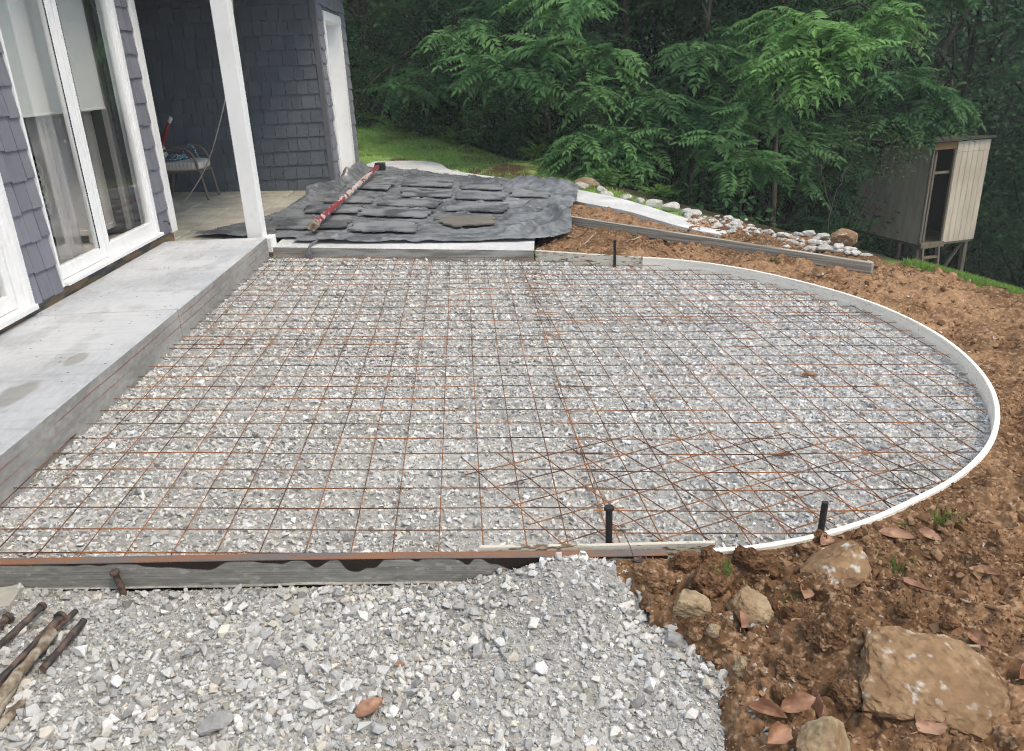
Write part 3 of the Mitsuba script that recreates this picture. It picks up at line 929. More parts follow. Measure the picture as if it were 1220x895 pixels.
# roofs (above the picture)
put('porch_ceiling', H(bx(-4.7, -1.70, 7.29, W2U + .0, 2.62, 2.72)), 'm_white', False, parent='house')
rf = [((-4.75, -2.9, 2.76), (-2.35, -2.9, 2.76), (-2.35, 7.0, 2.76), (-4.75, 7.0, 2.76), (-7.2, -2.9, 4.9), (-7.2, 7.0, 4.9))]
def slope(u0, u1, w0, z0, w1_, z1_, th=.12):
    v = np.array([[w, u, z + d] for u in (u0, u1) for (w, z) in ((w0, z0), (w1_, z1_)) for d in (0, th)], float)
    return hull(v)
put('roof', H(cat_m([slope(-2.9, 13.2, -2.45, 2.76, -7.0, 5.0), slope(7.0, 13.2, -1.55, 2.73, -2.44, 2.755, .12), slope(-2.9, 13.2, -11.5, 2.76, -7.001, 5.0)])), 'm_tarp', False, parent='house')
put('gable_wall', H(cat_m([bx(-11.2, -6.5, 12.8, 12.92, -.2, 2.75), bx(-11.2, -11.05, -2.5, 12.8, -.3, 2.75), bx(-11.2, -2.95, -2.62, -2.5, -.3, 2.75)])), 'm_trimgrey', False, parent='house')
tag('house', 'house with grey lavender shingle siding, white trim and porch', 'house')

# sliding door: fixed part with frame as entry, sashes / glass as sub-parts
sd = 'house__sliding_door'
def frame_rect(u0, u1, z0, z1, w0, w1_, l, r, b, t, bev=.003):
    return [bx(w0, w1_, u0, u0 + l, z0, z1, bev), bx(w0, w1_, u1 - r, u1, z0, z1, bev), bx(w0, w1_, u0 + l + .0006, u1 - r - .0006, z0, z0 + b, bev), bx(w0, w1_, u0 + l + .0006, u1 - r - .0006, z1 - t, z1, bev)]
put('sliding_door', H(cat_m(frame_rect(DU0 - .004, DU1 + .004, .335, TOPZ + .05, W1 - .10, W1 + .024, .022, .055, .03, .06) +
                            [bx(W1 - .09, W1 + .052, DU0 + .02, DU1 + .012, .338, .366, .004), bx(W1 - .06, W1 + .012, DU1 - .066, DU1 - .052, .366, TOPZ, .003)])), 'm_white', False, parent='house', label='white sliding door with two glass panels and roller shade')
put('sash', H(cat_m(frame_rect(DU0 + .022, 5.915, .372, TOPZ - .02, W1 - .045, W1 - .002, .032, .095, .085, .08))), 'm_white', False, parent=sd)
put('sash', H(cat_m(frame_rect(5.92, DU1 - .068, .368, TOPZ - .02, W1 - .046, W1 + .006, .055, .035, .10, .08))), 'm_white', False, parent=sd)
put('gasket', H(cat_m([bx(W1 - .004, W1 + .0005, 5.813, 5.8185, .457, TOPZ - .1), bx(W1 + .005, W1 + .0075, 5.9745, 5.978, .47, TOPZ - .1)])), 'm_dark_line', False, parent=sd)
def pane(u0, u1, z0, z1, w):
    return hw(np.array([[w, u0, z0], [w, u1, z0], [w, u1, z1], [w, u0, z1]])), np.array([[0, 1, 2], [0, 2, 3]])
put('glass', pane(DU0 + .05, 5.825, .45, TOPZ - .09, W1 - .02), 'm_glass', False, parent=sd)
put('glass', pane(5.972, DU1 - .10, .46, TOPZ - .09, W1 - .012), 'm_glass', False, parent=sd)
# near door at the frame's left edge
put('near_door', H(cat_m(frame_rect(2.9, 4.785, .30, TOPZ + .05, W1 - .10, W1 + .032, .06, .055, .04, .06) + [bx(W1 - .09, W1 + .052, 2.92, 4.78, .302, .336, .004), bx(W1 - .085, W1 + .008, 4.66, 4.728, .34, TOPZ, .003)])), 'm_white', False, parent='house', label='second white glass door at the left edge')
put('sash', H(cat_m(frame_rect(2.97, 4.655, .345, TOPZ - .02, W1 - .05, W1 - .004, .06, .06, .09, .08))), 'm_white', False, parent='house__near_door')
put('glass', pane(3.02, 4.60, .43, TOPZ - .09, W1 - .02), 'm_glass', False, parent='house__near_door')
# room behind
put('room', H(cat_m([bx(-6.6, -6.5, 2, 7.14, .25, 2.7), bx(-6.5, -2.96, 7.10, 7.148, .34, 2.7), bx(-6.5, -2.96, 2.0, 2.05, .34, 2.7), bx(-6.5, -2.96, 2.05, 7.1, 2.55, 2.6)])), 'm_room', False, parent='house')
put('room_floor', H(bx(-6.5, -2.955, 2.05, 7.1, .28, .33)), 'm_roomfloor', False, parent='house')
put('roller_shade', H(cat_m([bx(-2.965, -2.962, DU0 + .03, 6.78, 1.40, 2.45), bx(-2.974, -2.954, DU0 + .03, 6.78, 1.385, 1.402, .003)])), 'm_shade', False, 'white roller shade lowered half way behind the sliding door glass', 'roller shade')
put('roller_shade', H(cat_m([bx(-2.965, -2.962, 3.0, 4.6, 1.10, 2.45), bx(-2.974, -2.954, 3.0, 4.6, 1.085, 1.102, .003)])), 'm_shade', False, 'white roller shade behind the door glass at the left edge', 'roller shade')
uu = np.linspace(5.74, 6.06, 60)
cw_ = -3.03 + .028 * np.sin(uu * 62) + .012 * np.sin(uu * 23)
v = np.array([(w, u, z) for z in np.linspace(.40, 2.4, 12) for u, w in zip(uu, cw_)])
i, j = np.meshgrid(np.arange(11), np.arange(59), indexing='ij')
a = (i * 60 + j).ravel()
put('curtain', (hw(v), np.stack([a, a + 1, a + 61, a + 60], 1)), 'm_curtain', True, 'sheer white curtain hanging behind the left glass panel', 'curtain')
uu = np.linspace(6.90, 7.09, 40)
cw_ = -3.03 + .02 * np.sin(uu * 90)
v = np.array([(w, u, z) for z in np.linspace(.40, 2.4, 8) for u, w in zip(uu, cw_)])
i, j = np.meshgrid(np.arange(7), np.arange(39), indexing='ij')
a = (i * 40 + j).ravel()
put('curtain', (hw(v), np.stack([a, a + 1, a + 41, a + 40], 1)), 'm_curtain', True, 'narrow sheer curtain at the right edge of the right glass panel', 'curtain')
cab = 'cabinet'
KW0, KW1, KU = -3.95, -3.22, 6.68       # stands against the end wall and faces the near side
put('body', H(cat_m([bx(KW0, KW1, KU, 7.09, .43, 1.36, .004), bx(KW0 - .02, KW1 + .02, KU - .02, 7.09, 1.362, 1.395, .004), bx(KW0 - .008, KW1 + .008, KU - .008, 7.09, .40, .445, .004)])), 'm_cabinet', False, parent=cab)
for w in (KW0, KW1 - .055):
    put('leg', H(bx(w, w + .055, KU, KU + .055, .331, .399)), 'm_cabinet', False, parent=cab)
put('dark_pane', H(bx(KW0 + .09, KW1 - .16, KU - .004, KU - .001, .54, 1.06)), 'm_black', False, parent=cab)
lat = frame_rect(0, 1, 0, 1, 0, 1, .1, .1, .1, .1)[:0]
for (w0, w1_, z0, z1) in ((KW0 + .06, KW0 + .09, .50, 1.10), (KW1 - .16, KW1 - .13, .50, 1.10), (KW0 + .0905, KW1 - .1605, .50, .54), (KW0 + .0905, KW1 - .1605, 1.06, 1.10), (KW0 + .06, KW1 - .06, 1.15, 1.17), (KW0 + .06, KW1 - .06, 1.31, 1.33)):
    lat.append(bx(w0, w1_, KU - .018, KU - .001, z0, z1))
th = np.linspace(0, 2 * np.pi, 21)
for cz in (.66, .80, .94):
    for cwx in (-3.74, -3.60, -3.47):
        lat.append(tube(np.column_stack([cwx + .085 * np.cos(th), np.full(21, KU - .010), cz + .085 * np.sin(th)]), .007, 4, False))
put('lattice', H(cat_m(lat)), 'm_cabinet', False, parent=cab)
tag(cab, 'white cabinet with ring lattice door seen through the sliding door glass', 'cabinet')

# porch post
pv = 'porch_post'
put('shaft', H(bx(-2.085, -1.945, 7.06, 7.20, .155, 2.62, .005)), 'm_white', False, parent=pv)
put('base_block', H(bx(-1.99, -1.872, 7.035, 7.215, .115, .245, .006)), 'm_white', False, parent=pv)
tag(pv, 'white square porch post standing at the far end of the concrete step', 'post')

# ------------------------------------------------------------------ forms
def ribbon(xy, z0, z1, th, side):
    """an upright board of thickness th following xy; side=+1 puts the thickness to the left of travel"""
    p = np.asarray(xy, float)
    t = np.gradient(p, axis=0); t /= np.linalg.norm(t, axis=1, keepdims=True)
    n = np.stack([-t[:, 1], t[:, 0]], 1) * side
    q = p + n * th
    e = .002
    prof = []
    for (a, b, zz) in ((p, q, z0), (q, p, z0)):
        pass
    rows = [(p, z0), (p, z1 - e), (p + n * e, z1), (q - n * e, z1), (q, z1 - e), (q, z0)]
    v = np.vstack([np.column_stack([r, zp(r[:, 0]) + zz]) for r, zz in rows])
    N, K = len(p), len(rows)
    f = []
    for k in range(K):
        a, b = k * N, ((k + 1) % K) * N
        for i in range(N - 1):
            f.append([a + i, a + i + 1, b + i + 1, b + i] if side < 0 else [a + i, b + i, b + i + 1, a + i + 1])
    f = np.array(f)
    tri = np.vstack([f[:, [0, 1, 2]], f[:, [0, 2, 3]]])
    ends = []
    for i in (0, N - 1):
        idx = [k * N + i for k in range(K)]
        for k in range(1, K - 1):
            ends.append([idx[0], idx[k], idx[k + 1]])
    return v, np.vstack([tri, np.array(ends)])


put('curved_form', ribbon(CUR, -.06, .097, .022, 1), 'm_bender', 30, 'white bent plastic form board curving round the gravel bed', 'form board')
put('far_form_board', ribbon(np.array([[.245, 6.765], [.7, 6.60], [1.15, 6.45]]), -.05, .092, .036, 1), 'm_paintform', 30, 'peeling white wooden form board joining the far slab to the curved form', 'form board')
put('near_form_board', ribbon(np.column_stack([np.linspace(-2.02, .487, 26), 2.172 - .003 * np.sin(np.linspace(0, 9, 26))]), -.012, .090, .038, 1), 'm_form', 30, 'weathered grey form board with dark stained top along the near edge', 'form board')
put('strip_form_board', ribbon(np.array([[-.13, 2.213], [.25, 2.2135], [.655, 2.222]]), -.05, .102, .014, 1), 'm_paintform', 30, 'thin pale wooden strip behind the right end of the near form board', 'form board')
put('form_coupler', ribbon(np.array([[2.503, 4.70], [2.500, 4.66], [2.507, 4.60], [2.510, 4.56]]), .0, .101, .004, -1), 'm_bender', 30, 'white joint clip on the curved form at its far right', 'clip')


def stake(key, x, y, z0, z1, r, mat, label, tilt=(0, 0), head=True, par=None):
    p0, p1 = np.array([x, y, z0]), np.array([x + tilt[0], y + tilt[1], z1])
    d = (p1 - p0) / np.linalg.norm(p1 - p0)
    ms = [tube([p0, p1], r, 12)]
    if head:
        ms.append(tube([p1 - d * .004, p1 + d * .006], [r * 1.5, r * 1.4], 12))
    return put(key, cat_m(ms), mat, 40, label, 'stake')


stake('steel_stake', .305, 2.262, -.1, .205, .0115, 'm_stake_black', 'black steel stake with flat head standing inside the near form')
stake('steel_stake', 1.050, 2.335, -.1, .146, .0115, 'm_stake_black', 'short black steel stake inside the curved form near its front', (.012, .01), False)
stake('steel_stake', .905, 6.525, -.1, .20, .012, 'm_stake_black', 'thin dark stake in front of the far peeling form board', (0, 0), False)
stake('steel_stake', -1.285, 2.15, -.06, .108, .0105, 'm_iron', 'rusty stake with bright head holding the near form at left', (-.022, -.004))
stake('steel_stake', .372, 2.145, -.05, .075, .011, 'm_iron', 'stake with bright head at the right end of the near form', (.012, 0))
put('tie_wire', tube(spline([(.372, 2.14, .085), (.36, 2.18, .12), (.335, 2.25, .14), (.30, 2.30, .11)], 12), .0014, 5), 'm_iron', True, 'thin rusty tie wire by the black stake near the form end', 'wire')

# loose board on the soil: a 2x4 on edge
a_, b_ = np.array([.66, 8.20]), np.array([2.86, 6.02])
d_ = (b_ - a_) / np.linalg.norm(b_ - a_); n_ = np.array([-d_[1], d_[0]])
L_ = np.linalg.norm(b_ - a_)
bz = bx(0, L_, 0, .04, 0, .088, .003)
v = np.column_stack([a_[0] + bz[0][:, 0] * d_[0] + bz[0][:, 1] * n_[0], a_[1] + bz[0][:, 0] * d_[1] + bz[0][:, 1] * n_[1], bz[0][:, 2] + .045 - .03 * (a_[0] + bz[0][:, 0] * d_[0])])
put('loose_board', (v, bz[1]), 'm_plank', False, 'long grey weathered board lying on the brown soil', 'board')

# ------------------------------------------------------------------ wire mesh sheets
def wire_sheet(poly, e1, e2, o, sp, zoff, label, rs):
    e1, e2, o = np.array(e1, float), np.array(e2, float), np.array(o, float)
    e1 /= np.linalg.norm(e1); e2 /= np.linalg.norm(e2)
    key = uniq('wire_mesh')
    cl = PATIO.buffer(-.028).intersection(poly)
    ph = rs.uniform(0, 9)
    for (da, db, lift) in ((e1, e2, .005), (e2, e1, 0.0)):
        for k in range(-60, 61):
            c = o + db * k * sp
            g = LineString([c - da * 8, c + da * 8]).intersection(cl)
            if g.is_empty:
                continue
            for s in (g.geoms if g.geom_type.startswith('Multi') else [g]):
                if s.length < .12:
                    continue
                n = max(4, int(s.length / .16))
                q = np.array([s.interpolate(t, normalized=True).coords[0] for t in np.linspace(0, 1, n)])
                perp = np.array([-da[1], da[0]])
                q = q + perp * (.007 * (nf(xy3(q[:, 0], q[:, 1], 1.3, k * .7 + ph), 2, 5) - .5))[:, None] + perp * rs.normal(0, .0022)
                z = zp(q[:, 0]) + .034 + zoff + lift + .030 * (nf(xy3(q[:, 0], q[:, 1], 1.1, ph), 2, 6) - .5)
                put('wire', tube(np.column_stack([q, z]), .0024, 5), 'm_rust', True, parent=key)
    tag(key, label, 'wire mesh', 'rusty wire mesh sheets')


rs = np.random.default_rng(17)
E1, E2 = (1, -.022), (-.052, 1)
LX = lambda y: -.052 * (y - 2.2)
def sheet_poly(x0, x1, y0, y1):
    return Polygon([(x0 + LX(y0), y0), (x1 + LX(y0), y0), (x1 + LX(y1), y1), (x0 + LX(y1), y1)])
wire_sheet(sheet_poly(-2.3, .42, 2.0, 4.62), E1, E2, (-1.645, 2.30), .152, .0, 'rusty wire mesh sheet at the near left beside the concrete step', rs)
wire_sheet(sheet_poly(-2.3, .47, 4.46, 7.2), E1, E2, (-1.64, 2.36), .152, .007, 'rusty wire mesh sheet at the far left before the plastic covered slab', rs)
wire_sheet(sheet_poly(.30, 3.2, 2.0, 5.05), (1, -.02), (-.09, 1), (.345, 2.37), .152, .011, 'rusty wire mesh sheet at the near right inside the curved form', rs)
wire_sheet(sheet_poly(.30, 3.2, 4.86, 7.2), (1, -.03), (-.10, 1), (.36, 2.33), .152, .004, 'rusty wire mesh sheet at the far right inside the curved form', rs)
wire_sheet(Polygon([(-.30, 2.95), (.08, 2.36), (.24, 2.18), (1.75, 2.55), (1.95, 2.95), (1.45, 3.14), (.60, 3.16)]), (1, .47), (-.47, .82), (-.0, 2.57), .150, .019, 'rusty wire mesh offcut lying diagonally across the near right sheet', rs)

# ------------------------------------------------------------------ iron and wooden stakes in the bottom left corner
put('board_scrap', cat_m([mv(bx(-.25, .09, -.055, .055, 0, .03, .003), rot([0, 0, 1], .15), (-1.70, 2.09, .040))]), 'm_paver1', False, 'flat tan board piece at the left end of the near form', 'board')


def lying(key, p0, p1, r, mat, label, head=0.0, rough=0.0, cat='stake'):
    p0, p1 = np.array(p0, float), np.array(p1, float)
    n = 14
    r *= .86
    head *= .88
    P = p0 + (p1 - p0) * np.linspace(0, 1, n)[:, None]
    v, f = tube(P, np.full(n, r), 9)
    if rough:
        v = v + (np.stack([nf(v * 40 + 3 * i, 3, 7 + i) for i in range(3)], 1) - .5) * rough
    ms = [(v, f)]
    d = (p1 - p0) / np.linalg.norm(p1 - p0)
    if head:
        ms.append(tube([p1 - d * .008, p1 + d * .004], [head, head * .95], 12))
    put(key, cat_m(ms), mat, 40, label, cat)


lying('iron_stake', (-1.64, 1.80, .062), (-1.568, 1.99, .068), .0140, 'm_iron', 'short dark iron stake with thick head, nearest the form in the left corner pile', .022)
lying('iron_stake', (-1.57, 1.64, .054), (-1.497, 2.046, .064), .0120, 'm_iron', 'long dark iron stake, second from the left in the corner pile', .017)
lying('iron_stake', (-1.455, 1.52, .062), (-1.398, 1.974, .076), .0140, 'm_iron', 'thick dark iron stake with flanged head in the left corner pile', .022)
lying('iron_stake', (-1.50, 1.56, .050), (-1.377, 2.017, .062), .0105, 'm_iron', 'thin iron stake whose tip pokes out beyond the flanged one', 0)
lying('wooden_stake', (-1.405, 1.48, .062), (-1.383, 1.90, .078), .0185, 'm_oldwood', 'split pale wooden stake lying rightmost of the corner pile', 0, .020)
lying('wooden_stake', (-1.375, 1.58, .052), (-1.43, 1.91, .056), .014, 'm_oldwood', 'frayed wooden stake crossing under the split pale one', 0, .016)
lying('wooden_stake', (-1.350, 1.77, .054), (-1.331, 1.97, .058), .0135, 'm_iron', 'short brown stick lying apart to the right of the corner pile', .0, .010)
lying('wooden_stake', (-1.362, 1.46, .048), (-1.340, 1.65, .050), .0135, 'm_oldwood', 'half buried grey stick in the gravel at the left edge', .0, .014)

# ------------------------------------------------------------------ black plastic sheet, mats, pole
SHEET = Polygon([(-2.00, 7.17), (-1.60, 7.12), (-.80, 7.10), (.10, 7.13), (.42, 7.22), (.60, 7.45), (.64, 8.0), (.62, 8.5), (.80, 9.2), (.92, 10.2), (.58, 11.0), (.1, 11.25), (-.4, 11.55), (-1.1, 12.1), (-1.75, 12.75), (-2.0, 12.9), (-2.17, 12.5),
                 (-2.17, 10.9), (-2.28, 10.45), (-2.42, 9.9), (-2.42, 9.0), (-2.62, 8.2), (-2.85, 7.75), (-2.95, 7.48), (-2.6, 7.40), (-2.2, 7.42)]).buffer(.06).buffer(-.04)
SHEET = SHEET.difference(Polygon([(-2.35, 6.9), (-1.95, 6.9), (-1.95, 7.30), (-2.35, 7.36)]))
MATS = [[(-.75, 8.20), (-.50, 7.66), (-.12, 7.80), (-.16, 8.30)], [(-.66, 8.66), (-.03, 8.50), (.05, 8.98), (-.56, 9.22)], [(-1.54, 8.42), (-.86, 8.22), (-.78, 8.68), (-1.50, 8.92)], [(-1.50, 7.55), (-.86, 7.42), (-.88, 7.90), (-1.50, 8.04)],
        [(-1.47, 9.02), (-.80, 8.84), (-.72, 9.32), (-1.43, 9.54)], [(-1.27, 9.70), (-.67, 9.56), (-.66, 10.1), (-1.29, 10.36)], [(-.57, 9.45), (-.02, 9.34), (.0, 9.82), (-.58, 10.06)], [(-1.36, 10.62), (-.70, 10.46), (-.70, 10.88), (-1.35, 11.12)],
        [(-2.18, 8.62), (-1.60, 8.50), (-1.62, 9.02), (-2.22, 9.12)], [(-2.22, 7.66), (-1.60, 7.70), (-1.58, 8.14), (-2.24, 8.10)], [(-2.14, 9.3), (-1.56, 9.2), (-1.58, 9.66), (-2.14, 9.72)], [(-2.10, 10.5), (-1.50, 10.2), (-1.48, 10.8), (-2.08, 11.2)], [(.08, 9.62), (.52, 9.5), (.55, 10.05), (.10, 10.2)],
        [(-.55, 10.3), (-.05, 10.15), (-.05, 10.6), (-.55, 10.8)]]
MATP = [Polygon(q) for q in MATS]


def fold(x, y, x0, y0, x1, y1, h, w):
    a = np.array([x0, y0]); b = np.array([x1, y1]); ab = b - a
    t = ((x - x0) * ab[0] + (y - y0) * ab[1]) / (ab @ ab)
    tc = np.clip(t, 0, 1)
    d = np.hypot(x - x0 - tc * ab[0], y - y0 - tc * ab[1])
    return h * np.exp(-(d / w) ** 2)


def sheet_base(x, y):
    w = np.asarray(x) * math.cos(AZ) - np.asarray(y) * math.sin(AZ)
    onp = ss(-2.10, -1.95, w)
    z = zp(x) + .100
    z = np.where(np.asarray(y) < 10.6, floor_z(w) + .006 + (z - floor_z(w) - .006) * onp, z)
    off = ss(.25, .65, x - .06 * (np.asarray(y) - 6.8))
    return z - .0 * off


def sheet_z(x, y):
    z = sheet_base(x, y)
    wr = np.abs(nf(xy3(x, y, 2.4), 3, 71) - .5)
    wr2 = np.abs(nf(np.stack([x * 2.0 + y * 4, y * 9 - x * 2, 0 * x], -1), 3, 72) - .5)
    edge = bdist(SHEET, x, y)
    e = np.exp(-edge / .22)
    z = z + .014 + .035 * np.clip(.16 - wr, 0, 1) * (1 + 2 * e) + .030 * np.clip(.15 - wr2, 0, 1) * (1 + 1.5 * e)
    rc = np.random.default_rng(611)
    for _ in range(150):
        cx, cy, an, ln = rc.uniform(-2.4, .8), rc.uniform(7.1, 12.4), rc.uniform(0, np.pi), rc.uniform(.10, .50)
        h_, w_ = rc.uniform(.008, .030), rc.uniform(.012, .022)
        near_ = (np.abs(x - cx) < .5) & (np.abs(y - cy) < .5)
        if near_.any():
            z[near_] += fold(x[near_], y[near_], cx - ln / 2 * math.cos(an), cy - ln / 2 * math.sin(an), cx + ln / 2 * math.cos(an), cy + ln / 2 * math.sin(an), h_, w_)
    for mp in MATP:
        d = shapely.distance(mp, shapely.points(x, y))
        z = z - .010 * (1 - ss(0.01, .06, d)) 
    z = z + fold(x, y, .30, 7.30, .58, 7.75, .085, .06) + fold(x, y, .02, 7.35, .30, 7.78, .075, .06) + fold(x, y, .62, 8.0, .50, 8.55, .10, .09) + fold(x, y, .75, 9.2, .3, 9.0, .07, .07) + fold(x, y, .1, 8.2, .55, 8.3, .05, .07)
    z = z + fold(x, y, .75, 10.2, .2, 10.6, .13, .16) + fold(x, y, -2.24, 12.6, -2.10, 10.9, .16, .10) + fold(x, y, -2.12, 10.85, -2.45, 9.9, .10, .08) + fold(x, y, -2.38, 9.85, -2.38, 9.0, .045, .07)
    z = z + fold(x, y, -1.6, 7.16, .0, 7.16, .012, .04) + .02 * np.exp(-((x + 2.9) / .12) ** 2 - ((y - 7.5) / .1) ** 2)
    return z + .004 * (nf(xy3(x, y, 22), 2, 74) - .5)


put('plastic_sheet', grid(-3.05, 1.0, 7.0, 13.0, .018, sheet_z, SHEET), 'm_plastic', True, 'dusty black plastic sheet spread wrinkled over the far slab', 'plastic sheet')
for i, mp in enumerate(MATP):
    pr = np.array(mp.exterior.coords)[:-1]
    dense = []
    rs2 = np.random.default_rng(500 + i)
    rs3_ = rs2.uniform(-.015, .015), rs2.uniform(.002, .018)
    for a, b in zip(pr, np.roll(pr, -1, 0)):
        for t in np.linspace(0, 1, 6)[:-1]:
            dense.append(a + (b - a) * t + rs2.normal(0, .020, 2) * (.35 if t == 0 else .8))
    dense = np.array(dense)
    poly = Polygon(dense).buffer(0)
    if poly.geom_type != 'Polygon':
        poly = max(poly.geoms, key=lambda g: g.area)
    gx = grid(*(poly.bounds[0], poly.bounds[2], poly.bounds[1], poly.bounds[3]), .024, lambda x, y: np.zeros_like(x), poly.buffer(.008))
    def topz(x, y):
        tl_ = rs3_[0] * (x - pr[:, 0].mean()) - rs3_[1] * (y - pr[:, 1].mean())
        e = shapely.distance(poly.boundary, shapely.points(x, y)) * shapely.contains_xy(poly, x, y)
        return sheet_base(x, y) + .043 + tl_ - .005 * np.exp(-e / .008) + .012 * (nf(xy3(x, y, 5, i), 3, 88) - .5) + .005 * np.floor(2.5 * nf(xy3(x, y, 3, i * 3.0), 2, 89)) 
    x, y = gx[0][:, 0], gx[0][:, 1]
    vt = np.column_stack([x, y, topz(x, y)])
    m = trimesh.Trimesh(vt, gx[1], process=False)
    eb = m.edges[trimesh.grouping.group_rows(m.edges_sorted, require_count=1)]
    vb = vt.copy(); vb[:, 2] = vt[:, 2] - .014
    nv = len(vt)
    sidef = np.vstack([np.column_stack([eb[:, 1], eb[:, 0], eb[:, 0] + nv]), np.column_stack([eb[:, 1], eb[:, 0] + nv, eb[:, 1] + nv])])
    labs = ['bare tan grey slab mat at the front right of the plastic sheet'] + ['dark slate textured mat in the third row right on the plastic sheet', 'dark slate textured mat in the third row, middle of the plastic sheet', 'dark slate mat nearest the front edge, right of the red pole', 'dark mat in the fourth row, middle of the plastic sheet',
            'dark mat in the fifth row, middle of the plastic sheet', 'dark mat in the fifth row, right of the middle one', 'dark mat furthest back in the middle of the plastic sheet', 'dark slate mat halfway along under the red pole', 'dark slate mat beneath the near end of the red pole', 'dark mat behind the halfway one under the red pole', 'dark mat furthest back left beside the side door', 'dark mat at the right edge of the plastic sheet', 'dark mat furthest back right on the plastic sheet']
    put('slate_mat', (np.vstack([vt, vb]), np.vstack([gx[1], sidef])), 'm_mat_tan' if i == 0 else 'm_mat', 35, labs[i], 'mat', 'slab mats on the plastic sheet')

PA, PB = np.array([-1.81, 7.36, .262]), np.array([-1.835, 11.85, .30])
pl = 'red_pole'
dP = PB - PA
put('tube', tube(PA + dP * np.linspace(.02, .985, 12)[:, None], .032, 16), 'm_redpole', 40, parent=pl)
put('end_cap', tube([PA, PA + dP * .03], .047, 18), 'm_oldwood', 40, parent=pl, label='pale grey end cap')
put('foot', cat_m([mv(bx(-.02, .02, -.02, .03, -.075, -.03, .004), None, PA + [0.01, .03, 0])]), 'm_black', False, parent=pl)
put('end_cap', cat_m([tube([PA + dP * .975, PB], .050, 16), mv(bx(-.05, .10, -.05, .05, -.06, .05, .01), None, PB)]), 'm_black', 40, parent=pl, label='black far end fitting')
tag(pl, 'long worn red pole lying across the black plastic sheet', 'pole')
# grey clamp dangling over the slab edge
put('clip', cat_m([tube(spline([(-1.72, 7.14, .185), (-1.74, 7.04, .172), (-1.76, 6.955, .150), (-1.765, 6.93, .10)], 10), .012, 8), mv(bx(-.03, .03, -.012, .02, -.05, .02, .006), None, (-1.766, 6.918, .09))]), 'm_trimgrey', 40, 'grey strap end hanging over the front edge of the far slab', 'strap')

# ------------------------------------------------------------------ porch things
ch = 'porch_chair'
fz = .215
S = lambda w, u, z: np.array([w, u, z])
seat_v, seat_f = rock_mesh((.50, .52, .13), 3, 4, 0, .02)
sv = trimesh.creation.icosphere(subdivisions=4).vertices
sv = np.sign(sv) * np.abs(sv) ** .45
sv = sv / np.abs(sv).max(0) * [.25, .25, .062]
put('cushion', H((sv + [-3.55, 10.0, .62], trimesh.creation.icosphere(subdivisions=4).faces)), 'm_cushion', True, parent=ch)
put('backrest', H((( sv * [1.2, .95, .7]) @ rot([0, 1, 0], math.radians(72)).T + [-3.90, 10.0, .88], trimesh.creation.icosphere(subdivisions=4).faces)), 'm_cushion', True, parent=ch)
for w, u in ((-3.33, 9.80), (-3.33, 10.22), (-3.80, 9.80), (-3.80, 10.22)):
    put('leg', H(tube([(w + (.05 if w > -3.5 else -.06), u, fz - .0), (w, u, .56)], .016, 8)), 'm_chairframe', 40, parent=ch)
for u in (9.77, 10.25):
    put('armrest', H(tube(spline([(-3.34, u, .56), (-3.36, u, .72), (-3.42, u, .80), (-3.62, u, .82), (-3.88, u, .80)], 14), .014, 8)), 'm_chairframe', 40, parent=ch)
put('seat_frame', H(bx(-3.82, -3.32, 9.79, 10.23, .54, .565, .004)), 'm_chairframe', False, parent=ch)
tag(ch, 'patio chair with striped pale cushion on the tan porch floor', 'chair')
rs3 = np.random.default_rng(9)
tt = np.linspace(0, 1, 150)
rp = np.column_stack([-3.62 + .13 * np.cos(tt * 44) * (1 - .3 * tt) + .02 * rs3.normal(size=150).cumsum() * .02, 9.95 + .12 * np.sin(tt * 44) + .02 * np.sin(tt * 13), .69 + .045 * tt + .012 * np.sin(tt * 31)])
rp = np.vstack([rp, spline([rp[-1], (-3.50, 9.93, .82), (-3.42, 9.92, .85), (-3.38, 9.93, .76), (-3.36, 9.95, .70)], 20)[1:]])
put('rope', H(tube(rp, .011, 7)), 'm_rope', True, 'blue and black rope coiled on the chair cushion', 'rope')
lp = 'lopper'
put('handle', H(tube([(-3.86, 9.9, .74), (-3.62, 9.9, 1.12)], .021, 9)), 'm_redgrip', 40, parent=lp)
put('handle', H(tube([(-3.83, 9.88, .72), (-3.64, 9.86, 1.04)], .021, 9)), 'm_redgrip', 40, parent=lp)
put('grip_end', H(tube([(-3.62, 9.9, 1.12), (-3.585, 9.9, 1.175)], .022, 9)), 'm_cord', 40, parent=lp)
tag(lp, 'red handled tool leaning up on the porch chair', 'tool')
put('cord', H(tube(spline([(-3.455, 9.22, .205), (-3.02, 8.98, .62), (-2.62, 8.5, 1.12), (-2.34, 8.2, 1.62), (-2.2, 8.1, 2.1), (-2.12, 7.9, 2.62)], 24), .006, 6)), 'm_cord', True, 'thin white cord hanging slack behind the porch post to the floor', 'cord')
put('wall_hook', H(tube(spline([(W1 + .016, 7.02, .43), (W1 + .05, 7.03, .425), (W1 + .055, 7.04, .40), (W1 + .05, 7.055, .395), (W1 + .05, 7.07, .415)], 12), .004, 6)), 'm_stake_black', True, 'small black hook on the shingles by the corner board', 'hook')

